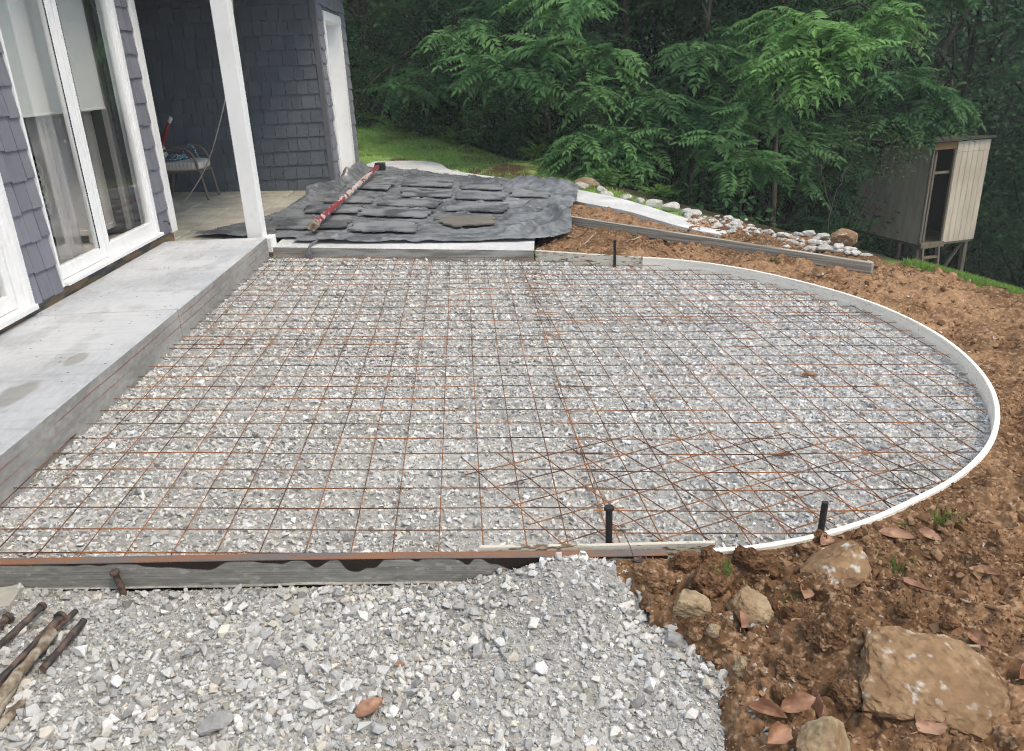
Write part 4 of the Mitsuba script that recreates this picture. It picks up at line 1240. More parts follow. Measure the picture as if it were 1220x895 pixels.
# ------------------------------------------------------------------ dead leaves and twigs
def leaf_mesh(L, W, curl, bend, seed):
    rs_ = np.random.default_rng(seed)
    n, k = 15, 7
    t = np.linspace(0, 1, n)
    prof = np.sin(np.pi * t ** .85) ** .8 * W / 2 * (1 + rs_.normal(0, .07, n))
    v = []
    for ti, wi in zip(t, prof):
        for s in np.linspace(-1, 1, k):
            v.append([(ti - .5) * L, s * wi, curl * (abs(s) ** 1.6) * wi * 1.6 + bend * (ti - .5) ** 2 * L + .05 * W * math.sin(5 * ti + 3 * s + seed)])
    i, j = np.meshgrid(np.arange(n - 1), np.arange(k - 1), indexing='ij')
    a = (i * k + j).ravel()
    f = np.stack([a, a + 1, a + k + 1, a + k], 1)
    v = np.array(v)
    st = tube([(-.5 * L, 0, 0), (-.72 * L, .03 * L, .01 * L)], .0014, 5)
    return cat_m([(v, f), (v + [0, 0, -.0008], f[:, ::-1]), st])


LEAVES = [(-.41, 1.62, .095, .055, .35, .2, .9, (0, .1), 'single reddish dead leaf lying on the loose grey gravel', near_z), (.625, 1.84, .085, .05, .5, .3, 1.4, (.9, 0), 'orange brown dead leaf standing upright beside the ochre rock', dirt_z),
          (.60, 1.50, .095, .04, .8, .3, -.4, (.3, .1), 'curled dead leaf left of the ochre rock at the bottom', dirt_z), (.68, 1.515, .10, .048, .7, .2, .3, (.5, -.2), 'broad curled dead leaf behind the ochre rock at the bottom', dirt_z),
          (.73, 1.545, .11, .04, .9, .4, 1.3, (1.1, .1), 'upright rolled dead leaf behind the ochre rock at the bottom', dirt_z), (.60, 1.425, .10, .05, .7, .3, .6, (.4, .2), 'dead leaf curling at the bottom edge of the gravel', dirt_z),
          (.985, 1.455, .105, .065, .25, .15, .5, (.15, .1), 'flat oval dead leaf below the largest boulder', dirt_z), (1.30, 2.295, .12, .055, .4, .2, -.3, (.2, .1), 'reddish dead leaf flat against the outside of the curved form', dirt_z),
          (1.03, 2.23, .07, .045, .4, .2, .7, (.3, 0), 'small dead leaf among the clods near the form', dirt_z), (1.275, 1.76, .06, .04, .5, .3, -1.1, (.4, .2), 'pinkish dead leaf at the right edge beside the boulder', dirt_z),
          (1.36, 1.665, .06, .05, .6, .3, .4, (.4, .1), 'crumpled dead leaf at the lower right edge', dirt_z), (1.40, 2.27, .08, .05, .3, .2, -.8, (.1, .1), 'brown dead leaf on the soil right of the curved form', dirt_z),
          (1.20, 1.98, .09, .03, .8, .3, -.6, (.1, .1), 'long narrow reddish leaf behind the largest boulder', dirt_z), (.855, 1.96, .07, .045, .6, .3, 1.2, (.5, .1), 'tan dead leaf between the ochre rock and the slanted rock', dirt_z), (1.46, 2.05, .09, .035, .5, .3, -.5, (.2, 0), 'dark narrow dead leaf on the soil at the right edge', dirt_z),
          (1.16, 3.02, .10, .03, .5, .25, .05, (.05, 0), 'pale brown leaf curl lying on the gravel under the mesh', patio_z), (1.62, 3.95, .09, .035, .5, .2, -.2, (.05, 0), 'narrow brown leaf on the far gravel under the mesh', patio_z), (-.35, 1.78, .03, .02, .3, .2, .2, (.1, 0), 'tiny orange leaf scrap on the loose gravel', near_z)]
for i, (x, y, L, W_, cu, be, yaw, tl, lab, zf) in enumerate(LEAVES):
    v, f = leaf_mesh(L, W_, cu, be, i)
    v = v @ (rot([0, 0, 1], yaw) @ rot([1, 0, 0], tl[0]) @ rot([0, 1, 0], tl[1])).T
    z = float(zf(np.array([x]), np.array([y]))[0]) + .012
    put('dead_leaf', (v + [x, y, z - np.percentile(v[:, 2], 12)], f), 'm_deadleaf', True, lab, 'dead leaf')
lying('twig', (1.13, 1.78, dirt_z([1.13], [1.78])[0] + .015), (1.27, 1.735, dirt_z([1.27], [1.735])[0] + .015), .011, 'm_oldwood', 'peeled brown stick right of the largest boulder', 0, .006, 'twig')
lying('twig', (.95, 6.95, .05), (1.25, 7.25, .07), .008, 'm_oldwood', 'thin pale stick on the soil behind the far form board', 0, .01, 'twig')
lying('twig', (.70, 7.05, .06), (.85, 7.40, .10), .006, 'm_oldwood', 'broken pale twig on the soil near the plastic sheet', 0, .01, 'twig')
lying('twig', (1.33, 1.95, dirt_z([1.33], [1.95])[0] + .012), (1.52, 1.86, dirt_z([1.52], [1.86])[0] + .012), .005, 'm_oldwood', 'thin dry stalk on the soil at the right edge', 0, .006, 'twig')


# ------------------------------------------------------------------ grass and weeds
def blades(xy, zf, hmin, hmax, wd, cols, rs_, lean=.5):
    n = len(xy)
    h = rs_.uniform(hmin, hmax, n)
    yaw = rs_.uniform(0, 2 * np.pi, n)
    d = np.stack([np.cos(yaw), np.sin(yaw), 0 * yaw], 1)
    s = np.stack([-np.sin(yaw), np.cos(yaw), 0 * yaw], 1) * (wd * rs_.uniform(.6, 1.3, n))[:, None]
    b = np.column_stack([xy, zf(xy[:, 0], xy[:, 1]) - .01])
    l = rs_.uniform(.1, lean, n)
    m_ = b + d * (l * h * .35)[:, None] + np.array([0, 0, 1]) * (h * .6)[:, None]
    t = b + d * (l * h)[:, None] + np.array([0, 0, 1]) * (h * (1 - .3 * l))[:, None]
    v = np.stack([b - s, b + s, m_ + s * .8, m_ - s * .8, t], 1).reshape(-1, 3)
    o = (np.arange(n) * 5)[:, None]
    f = np.vstack([o + [[0, 1, 2]], o + [[0, 2, 3]], o + [[3, 2, 4]]])
    c = np.repeat(cols, 5, 0)
    return (v, f), c


def green(n, rs_, lo=(.19, .34, .085), hi=(.33, .50, .17)):
    t = rs_.random((n, 1))
    return np.array(lo) * (1 - t) + np.array(hi) * t


rg = np.random.default_rng(21)
LAWN = Polygon([(-4.2, 13.6), (-2.3, 14.4), (-1.0, 13.7), (-.75, 12.6), (.25, 11.55), (1.0, 10.6), (1.65, 9.6), (1.85, 9.75), (1.4, 11.3), (.8, 13.6), (-1.2, 16.2), (-3.5, 19.2), (-6, 20), (-6, 15)])
p = in_poly(LAWN, 46000, rg)
bare = ss(.42, .56, nf(xy3(p[:, 0], p[:, 1], 1.6), 3, 33)) * ss(-.9, -.2, p[:, 0]) * (1 - ss(12.9, 13.8, p[:, 1]))
p = p[rg.random(len(p)) > bare * .93]
g = green(len(p), rg)
dry = rg.random(len(p)) < .10 + .35 * ss(-.9, .2, p[:, 0]) * (1 - ss(12.8, 14, p[:, 1]))
g[dry] = g[dry] * [1.6, 1.15, 1.3]
m, c = blades(p, base, .03, .075, .005, g, rg, 1.1)
put('lawn_grass', m, 'm_grass', False, 'short green lawn grass beyond the white path', 'grass', kind='stuff', color=c)
STRIP = Polygon([(3.3, 6.5), (3.42, 5.9), (3.62, 5.2), (3.9, 4.4), (4.9, 4.4), (4.9, 5.3), (4.3, 6.4), (3.7, 6.9)])
p = in_poly(STRIP, 20000, rg)
p = p[rg.random(len(p)) < ss(-.02, .12, shapely.distance(DIRT, shapely.points(p[:, 0], p[:, 1])))]
m, c = blades(p, base, .03, .08, .004, green(len(p), rg, (.14, .23, .05), (.25, .37, .11)), rg)
put('verge_grass', m, 'm_grass', False, 'strip of bright grass beyond the soil at the right', 'grass', kind='stuff', color=c)
for (x, y, n, h, lab, zf) in ((.62, 2.00, 40, .05, 'small green weed growing on the dark clod', lambda a, b: dirt_z(a, b) + .085), (1.20, 2.10, 26, .07, 'little tuft of grey green grass on the soil', dirt_z), (.82, 1.94, 22, .045, 'small green weed right of the ochre rock', dirt_z), (1.50, 2.36, 45, .09, 'dry pale grass tuft at the right edge of the soil', dirt_z), (2.17, 6.28, 50, .07, 'grass tuft behind the far curve of the form', dirt_z), (1.36, 2.33, 20, .05, 'green weed sprout outside the curved form', dirt_z)):
    pp = np.column_stack([rg.normal(x, .018, n), rg.normal(y, .018, n)])
    m, c = blades(pp, zf, h * .4, h, .0022, green(n, rg, (.08, .13, .03), (.16, .22, .07)), rg, 1.2)
    put('grass_tuft', m, 'm_grass', False, lab, 'grass tuft', color=c)


# ------------------------------------------------------------------ foliage builders
def leaflet(L, W, droop=.15):
    return np.array([[0, 0, 0], [.45 * L, -W / 2, -.04 * L], [L, 0, -droop * L], [.45 * L, W / 2, -.04 * L]]), np.array([[0, 1, 2], [0, 2, 3]])


def frond(L, pairs, seed, ll=.31, lw=.105):
    """a pinnate leaf along +x, arching down: rachis and paired leaflets"""
    rs_ = np.random.default_rng(seed)
    drop = rs_.uniform(.25, .60)
    P = lambda t: np.array([L * t * (1 - .10 * t), L * .05 * math.sin(2 * t + seed), L * (.10 * t - drop * t * t)])
    ms = [tube([P(0), P(.5), P(1)], [.004, .003, .0015], 3, False)]
    for i in range(pairs):
        t = .16 + .80 * i / (pairs - 1)
        s = math.sin(math.pi * (.22 + .70 * t)) ** .7
        tang = P(min(t + .02, 1)) - P(t - .02)
        el = math.atan2(tang[2], math.hypot(tang[0], tang[1]))
        for sg in (-1, 1):
            v, f = leaflet(L * ll * s * rs_.uniform(.9, 1.1), L * lw * (.6 + .4 * s), rs_.uniform(.12, .45))
            R = rot([0, 1, 0], -el) @ rot([0, 0, 1], sg * math.radians(rs_.uniform(58, 74))) @ rot([1, 0, 0], sg * rs_.uniform(-.45, .1))
            ms.append(mv((v, f), R, P(t)))
    v, f = leaflet(L * ll * .9, L * lw, .3)
    ms.append(mv((v, f), rot([0, 1, 0], .8 * drop), P(.98)))
    return cat_m(ms)


FR = [frond(.62, 8, 10 + i) for i in range(8)]
FRS = [frond(.58, 6, 40 + i, .32, .14) for i in range(5)]


def place_fronds(pos, dirs, scale, roll, rs_, cols, temps):
    x = dirs / np.linalg.norm(dirs, axis=1, keepdims=True)
    y = np.cross([0, 0, 1.0], x); y /= np.linalg.norm(y, axis=1, keepdims=True) + 1e-9
    z = np.cross(x, y)
    c, s = np.cos(roll)[:, None], np.sin(roll)[:, None]
    y, z = y * c + z * s, z * c - y * s
    R = np.stack([x, y, z], -1)
    w = rs_.integers(0, len(temps), len(pos))
    V, F, C, o = [], [], [], 0
    for k, (tv, tf) in enumerate(temps):
        m = np.flatnonzero(w == k)
        if not len(m):
            continue
        v = np.einsum('nij,kj->nki', R[m], tv) * scale[m][:, None, None] + pos[m][:, None]
        V.append(v.reshape(-1, 3)); F.append((tf[None] + (np.arange(len(m)) * len(tv))[:, None, None] + o).reshape(-1, 3)); o += len(m) * len(tv)
        C.append((np.repeat(cols[m][:, None], len(tv), 1) * rs_.uniform(.85, 1.15, (len(m), len(tv), 1))).reshape(-1, 3))
    return (np.vstack(V), np.vstack(F)), np.vstack(C)


def limb(a, b, rs_, sag=.1, n=7):
    a, b = np.asarray(a, float), np.asarray(b, float)
    t = np.linspace(0, 1, n)[:, None]
    L = np.linalg.norm(b - a)
    q = a + (b - a) * t + np.array([0, 0, 1]) * (np.sin(np.pi * t) * sag * L)
    q[1:-1] += rs_.normal(0, .025 * L, (n - 2, 3))
    return q


def frond_tree(key, trunk, r0, clusters, label, seed, extra=(), cols=((.038, .085, .020), (.085, .165, .040)), group=None, cat='tree', fs=(.75, 1.15), temps=None):
    """trunk: points; clusters: (centre, radius, fronds). Each cluster is fed by a limb and carries several leafy tips."""
    rs_ = np.random.default_rng(seed)
    temps = temps or FR
    T3 = spline(trunk, 14) if len(trunk) > 2 else np.linspace(trunk[0], trunk[1], 10)
    rad = r0 * np.linspace(1, .35, len(T3))
    wood = [tube(T3, rad, 9)]
    P_, D_, C_ = [], [], []
    for (c, r, n) in clusters:
        c = np.asarray(c, float)
        k = int(np.argmin(np.linalg.norm(T3 - c - [0, 0, -.35 * np.linalg.norm(T3[0] - c) * .3], axis=1)))
        q = limb(T3[k], c, rs_, .06, 8)
        wood.append(tube(q, np.linspace(min(rad[k] * .6, .03), .008, 8), 6))
        tips = max(2, n // 9)
        for _ in range(tips):
            tip = c + rs_.normal(0, .5, 3) * r * [1, 1, .55]
            wood.append(tube(limb(q[-2], tip, rs_, .05, 4), np.linspace(.008, .003, 4), 4, False))
            m = n // tips
            az_ = rs_.uniform(0, 2 * np.pi, m)
            el = rs_.uniform(-.45, .45, m)
            P_.append(tip + rs_.normal(0, .05, (m, 3)))
            D_.append(np.stack([np.cos(az_) * np.cos(el), np.sin(az_) * np.cos(el), np.sin(el)], 1))
            t = np.clip(rs_.normal(.5, .28, (m, 1)) + rs_.normal(0, .15), 0, 1)
            C_.append(np.array(cols[0]) * (1 - t) + np.array(cols[1]) * t)
    for br in extra:
        wood.append(tube(spline(br[0], 12), np.linspace(br[1], br[1] * .35, 12), 6))
    P_, D_, C_ = np.vstack(P_), np.vstack(D_), np.vstack(C_)
    m, c = place_fronds(P_, D_, rs_.uniform(fs[0], fs[1], len(P_)), rs_.normal(0, .25, len(P_)), rs_, C_, temps)
    k = uniq(key)
    put('trunk', cat_m(wood), 'm_bark', True, parent=k)
    put('crown', m, 'm_leaf', False, parent=k, color=c)
    tag(k, label, cat, group)


def leaf_cloud(centers, radii, n_each, size, rs_, cols, flat=.35):
    """small folded leaves through clump volumes"""
    n = int(n_each * len(centers))
    w = np.repeat(np.arange(len(centers)), int(n_each))
    d = rs_.normal(size=(n, 3)); d /= np.linalg.norm(d, axis=1, keepdims=True)
    pos = centers[w] + d * (radii[w] * rs_.random(n) ** .45)[:, None] * [1, 1, .7]
    yaw = rs_.uniform(0, 2 * np.pi, n)
    nrm = np.stack([rs_.normal(0, .5, n), rs_.normal(0, .5, n), np.ones(n)], 1) + d * .5
    nrm /= np.linalg.norm(nrm, axis=1, keepdims=True)
    x = np.stack([np.cos(yaw), np.sin(yaw), -.35 + 0 * yaw], 1)
    x -= nrm * (x * nrm).sum(1, keepdims=True); x /= np.linalg.norm(x, axis=1, keepdims=True)
    y = np.cross(nrm, x)
    s = size * rs_.uniform(.6, 1.35, n)
    tv = np.array([[0, 0, 0], [.45, -.28, .05], [1, 0, -.08], [.45, .28, .05]])
    v = pos[:, None] + s[:, None, None] * (tv[None, :, :1] * x[:, None] + tv[None, :, 1:2] * y[:, None] + tv[None, :, 2:] * nrm[:, None])
    o = (np.arange(n) * 4)[:, None]
    f = np.vstack([o + [[0, 1, 2]], o + [[0, 2, 3]]])
    t = np.clip(rs_.normal(.45, .25, (n, 1)) + np.repeat(rs_.normal(0, .18, (len(centers), 1)), int(n_each), 0), 0, 1)
    c = np.array(cols[0]) * (1 - t) + np.array(cols[1]) * t
    return (v.reshape(-1, 3), f), np.repeat(c, 4, 0)


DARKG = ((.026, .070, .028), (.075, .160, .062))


def leaf_tree(key, x, y, h, cr, label, seed, clumps=26, each=130, leaf=.13, group=None, trunk_r=.11, low=.12, cat='tree', cols=DARKG, lean=(0, 0), top=None):
    rs_ = np.random.default_rng(seed)
    z0 = float(base(np.array([x]), np.array([y]))[0]) - .15
    tp = np.array([[x, y, z0], [x + lean[0] * .4, y + lean[1] * .4, z0 + h * .4], [x + lean[0], y + lean[1], z0 + h * .92]])
    T3 = spline(tp + rs_.normal(0, .05, (3, 3)), 14)
    rad = trunk_r * np.linspace(1, .25, 14)
    wood = [tube(T3, rad, 8)]
    cs, rr = [], []
    for i in range(clumps):
        t = low + (1 - low) * rs_.random() ** .9
        ang = rs_.uniform(0, 2 * np.pi)
        env = cr * (math.sin(math.pi * min(.12 + .84 * (t - low) / (1 - low), 1)) ** .6)
        R = env * math.sqrt(rs_.uniform(.08, 1))
        k = min(13, int(t * 13))
        c = np.array([T3[k, 0] + R * math.cos(ang), T3[k, 1] + R * math.sin(ang), z0 + h * t])
        cs.append(c); rr.append(cr * rs_.uniform(.24, .42))
        if i % 2 == 0:
            wood.append(tube(limb(T3[max(0, k - 2)], c, rs_, .05, 6), np.linspace(rad[k] * .45 + .006, .005, 6), 5, False))
    m, c = leaf_cloud(np.array(cs), np.array(rr), each, leaf, rs_, cols)
    k = uniq(key)
    put('trunk', cat_m(wood), 'm_bark_dark', True, parent=k)
    put('crown', m, 'm_leaf', False, parent=k, color=c)
    tag(k, label, cat, group)


gz = lambda x, y: float(base(np.array([x]), np.array([y]))[0])
FROND_LIT = ((.105, .225, .075), (.210, .385, .130))  # frond greens graded bright to dim: sky light and shade put into leaf colour
MID = ((.075, .180, .068), (.165, .315, .120))
FROND_SHADED = ((.056, .140, .058), (.125, .245, .100))
frond_tree('sumac_tree', [(.9, 14.6, gz(.9, 14.6) - .1), (.75, 14.4, 1.2), (.6, 14.2, 3.0), (.5, 14.3, 5.2)], .055,
           [((.02, 13.5, 1.72), .42, 36), ((.62, 13.2, 1.50), .42, 36), ((.92, 13.0, 1.85), .42, 34), ((1.67, 13.5, 1.68), .42, 30), ((1.42, 12.6, 1.25), .40, 30), ((1.0, 13.6, 2.2), .4, 24), ((.84, 12.0, 2.50), .42, 30), ((.3, 14, 3.2), .6, 26), ((1.2, 14.4, 3.6), .7, 26), ((-.2, 14.6, 4.4), .8, 26), ((.9, 14.0, 5.0), .9, 30)],
           'feathery leaved tree with spreading fronds in the middle, above the grassy mound', 1001, cols=MID)
frond_tree('sumac_tree', [(-2.75, 15.2, gz(-2.75, 15.2) - .1), (-2.52, 15.0, 1.19), (-1.83, 14.7, 1.72), (-1.11, 14.3, 2.10), (-.74, 14.05, 2.2)], .024,
           [((-.72, 14.0, 2.18), .30, 34), ((-.66, 13.95, 1.95), .22, 14)], 'thin bare arching branch ending in one tuft of fronds at left', 1002, cols=MID, extra=[([(-1.83, 14.7, 1.72), (-2.0, 14.6, 1.35), (-2.25, 14.6, 1.1)], .009), ([(-2.2, 14.85, 1.45), (-2.5, 14.7, 1.62), (-2.9, 14.7, 1.5)], .008)])
frond_tree('sumac_shrub', [(1.55, 12.65, gz(1.55, 12.65) - .1), (1.5, 12.5, .4), (1.5, 12.4, 1.0)], .03,
           [((1.12, 12.25, .50), .32, 40), ((1.82, 12.3, .66), .36, 42), ((1.46, 12.0, .18), .32, 40), ((1.75, 12.05, .22), .3, 34), ((1.2, 12.3, .15), .28, 30), ((2.05, 12.2, .30), .28, 28)],
           'low bushy shrub of fronds at the grassy edge behind the path', 1003, cols=MID, cat='shrub', temps=FR + FRS, fs=(.6, .95))
frond_tree('sumac_tree', [(3.25, 14.2, gz(3.25, 14.2) - .1), (3.3, 14.0, .4), (3.4, 14.0, 1.8), (3.6, 14.2, 5.0)], .05,
           [((2.42, 12.6, 1.08), .40, 36), ((2.6, 12.7, .80), .35, 26), ((2.94, 13.5, 1.74), .40, 26), ((3.54, 14.0, 1.75), .42, 28), ((3.85, 14.0, 1.2), .42, 28), ((3.99, 13.0, .95), .40, 26), ((3.07, 13.0, .86), .36, 26), ((3.2, 14, 2.8), .6, 24), ((4, 14.4, 3.5), .7, 26), ((3.0, 14.8, 4.4), .8, 26)],
           'frond leaved tree right of the middle with twisting bare limbs', 1004, cols=FROND_SHADED, extra=[([(3.35, 14, .9), (2.95, 13.2, 1.05), (2.85, 12.9, .98), (2.55, 12.7, 1.1)], .014), ([(3.3, 14, .5), (3.55, 13.2, .62), (3.75, 13.0, .85)], .012)])
frond_tree('sumac_tree', [(4.75, 14.0, gz(4.75, 14.0) - .1), (4.74, 14.0, -.6), (4.66, 14.0, .75), (4.63, 14.0, 1.95), (4.4, 14, 6)], .055,
           [((3.42, 9.55, 1.56), .26, 26), ((3.80, 9.5, 1.74), .30, 30), ((3.66, 9.35, 1.42), .24, 22), ((3.55, 9.8, 1.85), .30, 24), ((5.02, 11.0, 2.08), .34, 28), ((3.95, 12.0, 2.12), .4, 28), ((4.4, 11.6, 1.9), .36, 24), ((4.3, 12.5, 1.5), .4, 24), ((4.9, 12.8, 1.2), .4, 22), ((4.2, 13, 3.4), .7, 26), ((5.2, 13.6, 4.4), .9, 30), ((3.9, 11.2, 2.9), .6, 24)],
           'tree with the brightest hanging fronds, its trunk straight and grey', 1005, cols=FROND_LIT, fs=(.62, .95))
frond_tree('sumac_tree', [(3.75, 12.6, gz(3.75, 12.6) - .1), (3.6, 12.2, -.2), (3.35, 11.6, .45)], .028, [((3.2, 11.0, .28), .30, 32), ((3.45, 11.2, .36), .26, 22), ((3.0, 11.3, .50), .26, 18), ((3.21, 12.0, .70), .32, 22)],
           'drooping frond branch hanging low over the dark slope behind the rubble', 1006, cols=MID, fs=(.6, .9))
frond_tree('sumac_tree', [(9.95, 19.3, gz(9.95, 19.3) - .1), (9.9, 19.1, -1.0), (9.87, 19.0, .74), (9.9, 19.0, 1.33), (10.15, 19.0, 1.98), (10.8, 19, 5.0)], .15,
           [((7.75, 15.2, .72), .46, 42), ((7.35, 15.2, .48), .42, 32), ((8.24, 15.1, .90), .46, 38), ((8.0, 15.2, .35), .36, 28), ((8.5, 15.4, .62), .36, 28), ((6.9, 15, 1.1), .4, 24), ((9.2, 17.2, 2.6), .6, 22), ((11, 18.2, 1.9), .6, 24), ((11.6, 18, 1.4), .5, 24)],
           'forked tree with frond branches over the roof of the shed', 1007, cols=FROND_SHADED, extra=[([(9.87, 19.0, .7), (9.6, 19.1, 1.3), (9.4, 19.2, 1.9), (9.3, 19.2, 3)], .07), ([(10.0, 19.0, 1.6), (9.0, 18.8, 1.7), (8.0, 18.6, 2.1)], .025)])
for i, (x, y, h, n, lab) in enumerate(((2.3, 15.4, 5.0, 13, 'frond leaved tree filling the shade left of the twisting limbs'), (4.75, 15.6, 5.5, 14, 'frond leaved tree in the shade left of the shed'), (-.6, 16.8, 4.6, 12, 'frond leaved tree in the shade behind the arching branch'), (7.0, 17.4, 6, 15, 'frond leaved tree just behind the shed roof at left'), (3.9, 16.4, 5.5, 14, 'frond leaved tree in the shade behind the brightest fronds'))):
    rq = np.random.default_rng(700 + i)
    z0 = gz(x, y)
    frond_tree('sumac_tree', [(x, y, z0 - .1), (x + .1, y, z0 + h * .4), (x - .1, y + .1, z0 + h), (x, y, z0 + h * 1.3)], .05,
               [((x + rq.uniform(-1.2, 1.2) * (.6 if i == 1 else 1), y + rq.uniform(-1.6, .6), z0 + h * rq.uniform(.25, 1.25)), rq.uniform(.4, .6), 34) for _ in range(n)], lab, 1100 + i, cols=FROND_SHADED, fs=(.85, 1.25))
# bare twiggy shrub in front of the shed's left wall
tw = [((5.0, 12.05, -1.6), (4.96, 12, -.62), .012), ((4.96, 12.0, -.62), (4.73, 12, .07), .009), ((4.96, 12.0, -.62), (5.10, 12, .02), .008), ((4.80, 12, -.2), (4.66, 12.1, .25), .005), ((5.05, 12, -.2), (5.28, 12.1, .2), .005), ((4.75, 12, 0), (4.95, 12, .4), .004)]
rs5 = np.random.default_rng(77)
put('stem', cat_m([tube(limb(a, b, rs5, .03, 6), np.linspace(r, r * .6, 6), 5) for a, b, r in tw]), 'm_twig', True, parent='twiggy_shrub')
cs = np.array([[5.6, 12.6, -.15], [5.9, 12.7, .1], [5.5, 12.5, .25], [6.2, 12.8, -.2], [5.2, 12.4, .4], [6.4, 12.9, .25], [5.9, 12.6, .45], [6.6, 13, 0]])
m, c = leaf_cloud(cs, np.full(len(cs), .30), 75, .07, rs5, ((.05, .09, .04), (.10, .15, .07)))
put('leaves', m, 'm_leaf', False, parent='twiggy_shrub', color=c)
put('stem', cat_m([tube(limb((5.6, 12.9, -1.9), q, rs5, .05, 7), np.linspace(.008, .002, 7), 4) for q in cs]), 'm_bark_dark', True, parent='twiggy_shrub')
tag('twiggy_shrub', 'sparse shrub with pale bare stems left of the shed', 'shrub')

# shrubs along the far edge of the lawn
for i, (x, y, h, cr) in enumerate(((-3.2, 18.6, 1.5, 1.0), (-2.3, 17.3, 1.25, .8), (-1.55, 16.6, 1.1, .75), (-.9, 15.9, 1.0, .7), (-.2, 15.2, 1.0, .65), (.45, 14.6, .9, .55), (1.05, 13.9, .9, .5), (-2.7, 18.2, 2.4, 1.1), (-1.2, 17.2, 2.0, 1.0), (0.1, 16.2, 1.9, .9))):
    leaf_tree('shrub', x, y, h, cr, ['first dark shrub of the lawn edge row, at the house corner', 'second dark shrub of the lawn edge row from the house', 'third dark shrub of the lawn edge row from the house', 'fourth dark shrub of the lawn edge row from the house', 'fifth dark shrub of the lawn edge row from the house', 'sixth dark shrub of the lawn edge row from the house', 'last dark shrub of the lawn edge row, by the grassy mound', 'taller dark shrub behind the lawn edge row near the house', 'taller dark shrub behind the middle of the lawn edge row', 'taller dark shrub behind the right end of the lawn edge row'][i], 2000 + i, 16, 150, .085, 'dark shrubs along the lawn edge', .03, .05, 'shrub', ((.028, .074, .028), (.085, .170, .060)))
rsf = np.random.default_rng(5)
for i, (x, y, s, lab) in enumerate(((-.92, 15.35, .5, 'bright fern like plant in front of the dark shrubs on the lawn'), (.52, 13.0, .5, 'upright leafy weed on the left of the grassy mound'), (.95, 12.6, .6, 'bright bushy weed beside the frond shrub'), (1.55, 11.3, .45, 'leafy weed behind the brown ledge rock'), (1.95, 10.1, .35, 'weed at the right end of the grassy edge'), (-2.0, 16.4, .6, 'feathery seedling at the left lawn edge'))):
    n = 13
    az_ = rsf.uniform(0, 2 * np.pi, n); el = rsf.uniform(.3, 1.2, n)
    pos = np.tile([x, y, gz(x, y) + .02], (n, 1)) + np.column_stack([rsf.normal(0, .05, (n, 2)), rsf.uniform(0, .3 * s, n)])
    m, c = place_fronds(pos, np.stack([np.cos(az_) * np.cos(el), np.sin(az_) * np.cos(el), np.sin(el)], 1), np.full(n, s), rsf.normal(0, .2, n), rsf, green(n, rsf, (.07, .14, .03), (.14, .24, .06)), FRS)
    put('weed_plant', m, 'm_leaf', False, lab, 'weed', color=c)

# broad leaved branch at the upper left
leaf_tree('broadleaf_tree', -4.6, 17.6, 7.0, 2.3, 'broad leaved tree overhanging from behind the house corner', 2100, 40, 90, .17, None, .12, .30, 'tree', MID, (1.6, -.6))
# woods
tg = 'trees of the dark wood behind the yard'
tl = 'tall dark leafy tree standing in the shaded wood behind the yard'
WT = [(-5.5, 21, 10, 2.6), (-3.2, 20.5, 9, 2.3), (-1.0, 19.6, 9, 2.2), (1.0, 18.4, 9, 2.2), (2.4, 17.2, 8, 2.0), (3.4, 18.0, 10, 2.4), (5.2, 17.0, 10, 2.3), (6.6, 18.4, 11, 2.5), (8.6, 20.6, 11, 2.6), (10.9, 19.6, 11, 2.5), (12.6, 18.4, 11, 2.5), (14.8, 19.2, 12, 2.7),
      (-2.0, 23.5, 12, 3), (1.0, 22.5, 12, 3), (4.0, 23, 12, 3), (7.2, 23.5, 13, 3), (10.5, 24, 13, 3), (14, 24, 13, 3), (17.5, 23, 13, 3.2), (-6, 26, 12, 3), (20, 26, 13, 3.4), (12.6, 17.0, 9, 1.7), (14.2, 17.2, 10, 2.0)]
for i, (x, y, h, cr) in enumerate(WT):
    leaf_tree('forest_tree', x, y, h, cr, tl, 3000 + i, 46, 130 if y < 22 else 90, .15 if y < 22 else .22, tg, rng.uniform(.09, .17), .04 if i % 3 else .2, 'tree', DARKG if i % 2 else ((.024, .064, .028), (.066, .140, .055)), (rng.uniform(-.6, .6), rng.uniform(-.5, .5)))
# undergrowth on the slope and the far wood as masses
rs6 = np.random.default_rng(88)
n = 420
xx = rs6.uniform(-4, 17, n); yy = rs6.uniform(8, 26, n)
d = crest_d(xx, yy)
k = (d > .9) & ~((xx > 3.6) & (xx < 10.4) & (yy < 17.0))
q = np.column_stack([xx, yy, base(xx, yy) + .12])[k]
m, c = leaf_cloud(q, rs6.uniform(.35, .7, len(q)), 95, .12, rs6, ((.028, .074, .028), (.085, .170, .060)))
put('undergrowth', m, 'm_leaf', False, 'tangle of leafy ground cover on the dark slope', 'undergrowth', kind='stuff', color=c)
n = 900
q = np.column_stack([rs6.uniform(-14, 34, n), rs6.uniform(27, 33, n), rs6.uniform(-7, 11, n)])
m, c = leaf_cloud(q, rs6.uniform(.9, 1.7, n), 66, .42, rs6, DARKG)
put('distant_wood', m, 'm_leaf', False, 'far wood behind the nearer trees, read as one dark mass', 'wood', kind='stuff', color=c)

# ------------------------------------------------------------------ raised shed on the slope
C0 = np.array([8.795, 16.5]); fa = math.radians(17)
fx, lx = np.array([math.cos(fa), math.sin(fa)]), np.array([-math.sin(fa), math.cos(fa)])
SZ, SHH, FW, LW = -2.276, 2.12, 1.47, 2.1


def sh(m):     # (along front, along left side, height) -> world
    v = np.asarray(m[0])
    return np.column_stack([C0[0] + v[:, 0] * fx[0] + v[:, 1] * lx[0], C0[1] + v[:, 0] * fx[1] + v[:, 1] * lx[1], SZ + v[:, 2]]), m[1]


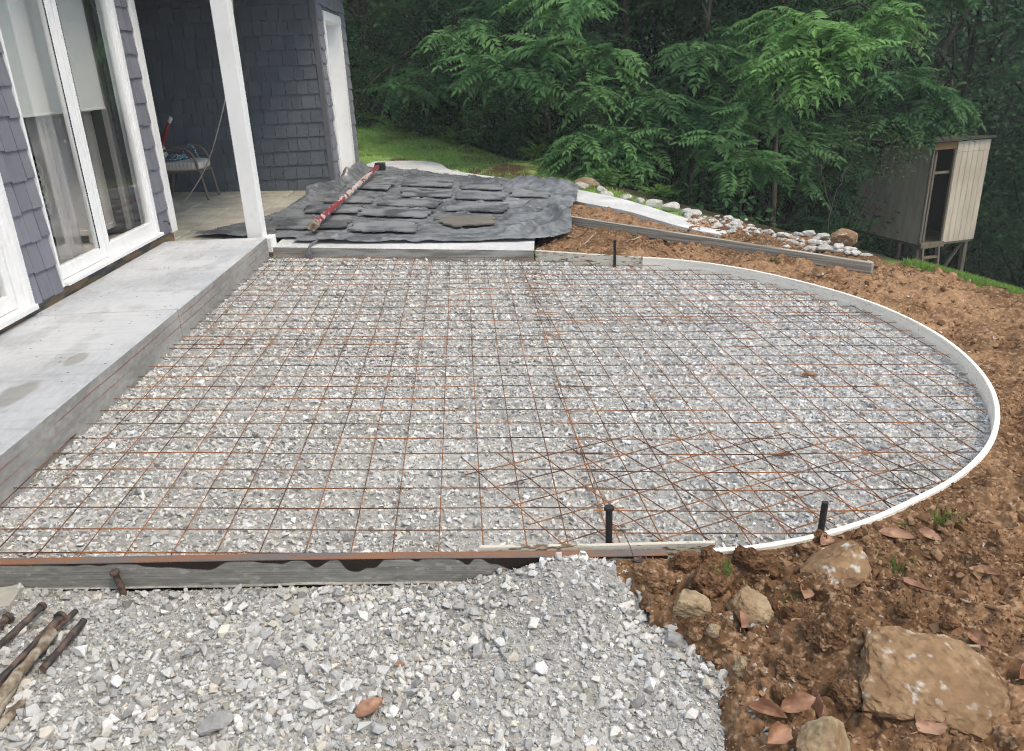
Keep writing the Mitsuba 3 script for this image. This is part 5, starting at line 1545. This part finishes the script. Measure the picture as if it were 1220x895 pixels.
sk = 'raised_shed'
put('wall', sh(cat_m([bx(.012, .03, .03, LW, 0, SHH - .12), bx(.03, FW, LW - .03, LW, 0, SHH - .12), bx(FW - .03, FW - .012, .03, LW - .03, 0, SHH - .12), bx(.62, FW - .03, .012, .03, 0, SHH - .06)])), 'm_shedinner_shade', False, parent=sk)
for i in range(12):
    b0 = i * LW / 12
    put('board', sh(bx(0, .0115, b0 + .005, b0 + LW / 12 - .005, .0, SHH - (.18 if i < 8 else .42) + .12 * (i < 6), .002)), 'm_siding', False, parent=sk + '__wall')
for i in range(6):
    b0 = .61 + i * (FW - .61) / 6
    put('board', sh(bx(b0 + .004, b0 + (FW - .61) / 6 - .004, 0, .0115, .0, SHH - .24, .002)), 'm_siding', False, parent=sk + '__wall')
    put('board', sh(bx(b0 + .004, b0 + (FW - .61) / 6 - .004, -.006, .0115, SHH - .236, SHH - .02, .002)), 'm_siding', False, parent=sk + '__wall')
put('door_header', sh(bx(.02, .60, .0, .03, SHH - .16, SHH - .02, .003)), 'm_shedtrim', False, parent=sk, label='bare brown plywood above the doorway')
put('roof', sh(cat_m([hull(np.array([[a, b, z + e] for (a, b, z) in ((-.05, -.07, SHH), (FW + .05, -.07, SHH + .01), (-.05, LW + .08, SHH - .16), (FW + .05, LW + .08, SHH - .15)) for e in (0, .045)]))])), 'm_tarp', False, parent=sk)
put('door_frame', sh(cat_m([bx(.0, .045, .0, .05, 0, SHH - .17), bx(.565, .605, .0, .05, 0, SHH - .17)])), 'm_shedwood', False, parent=sk)
put('door_stud', sh(cat_m([bx(.13, .175, .055, .10, .02, SHH - .17), bx(.176, .56, .06, .10, 1.46, 1.51)])), 'm_shedwood', False, parent=sk)
put('floor', sh(cat_m([bx(.02, FW - .02, .02, LW - .02, -.05, .0), bx(-.0, .62, -.05, .018, -.075, .035)])), 'm_shedwood', False, parent=sk)
for a, b in ((.08, .12), (FW - .1, .12), (.08, LW - .1), (FW - .1, LW - .1)):
    put('stilt', sh(bx(a - .045, a + .045, b - .045, b + .045, -2.4, -.051)), 'm_shedwood', False, parent=sk)
put('brace', sh(tube([(FW - .12, .16, -.06), (.95, .5, -1.2)], .04, 6)), 'm_shedwood', False, parent=sk)
for a in (.02, .44):
    put('ladder_rail', sh(mv(bx(a, a + .04, -.03, .06, -1.5, .0), rot([1, 0, 0], -.12), (0, -.06, -.05))), 'm_shedwood', False, parent=sk)
for i in range(5):
    put('ladder_rung', sh(bx(.065, .435, -.11 - .033 * i, -.03 - .033 * i, -.29 - .27 * i, -.25 - .27 * i)), 'm_shedwood', False, parent=sk)
tag(sk, 'tan wooden shed on stilts with open doorway and ladder', 'shed')

# ------------------------------------------------------------------ damp air
scene['air'] = {'type': 'homogeneous', 'albedo': {'type': 'rgb', 'value': [.86, .95, 1.0]}, 'sigma_t': .0017}
scene['haze'] = {'type': 'cube', 'to_world': T().translate([5, 25, 4.0]).scale([75, 60, 36]), 'bsdf': {'type': 'null'}, 'interior': {'type': 'ref', 'id': 'air'}}
tag('haze', kind='stuff', label='thin damp haze in the air')
scene['camera']['medium'] = {'type': 'ref', 'id': 'air'}
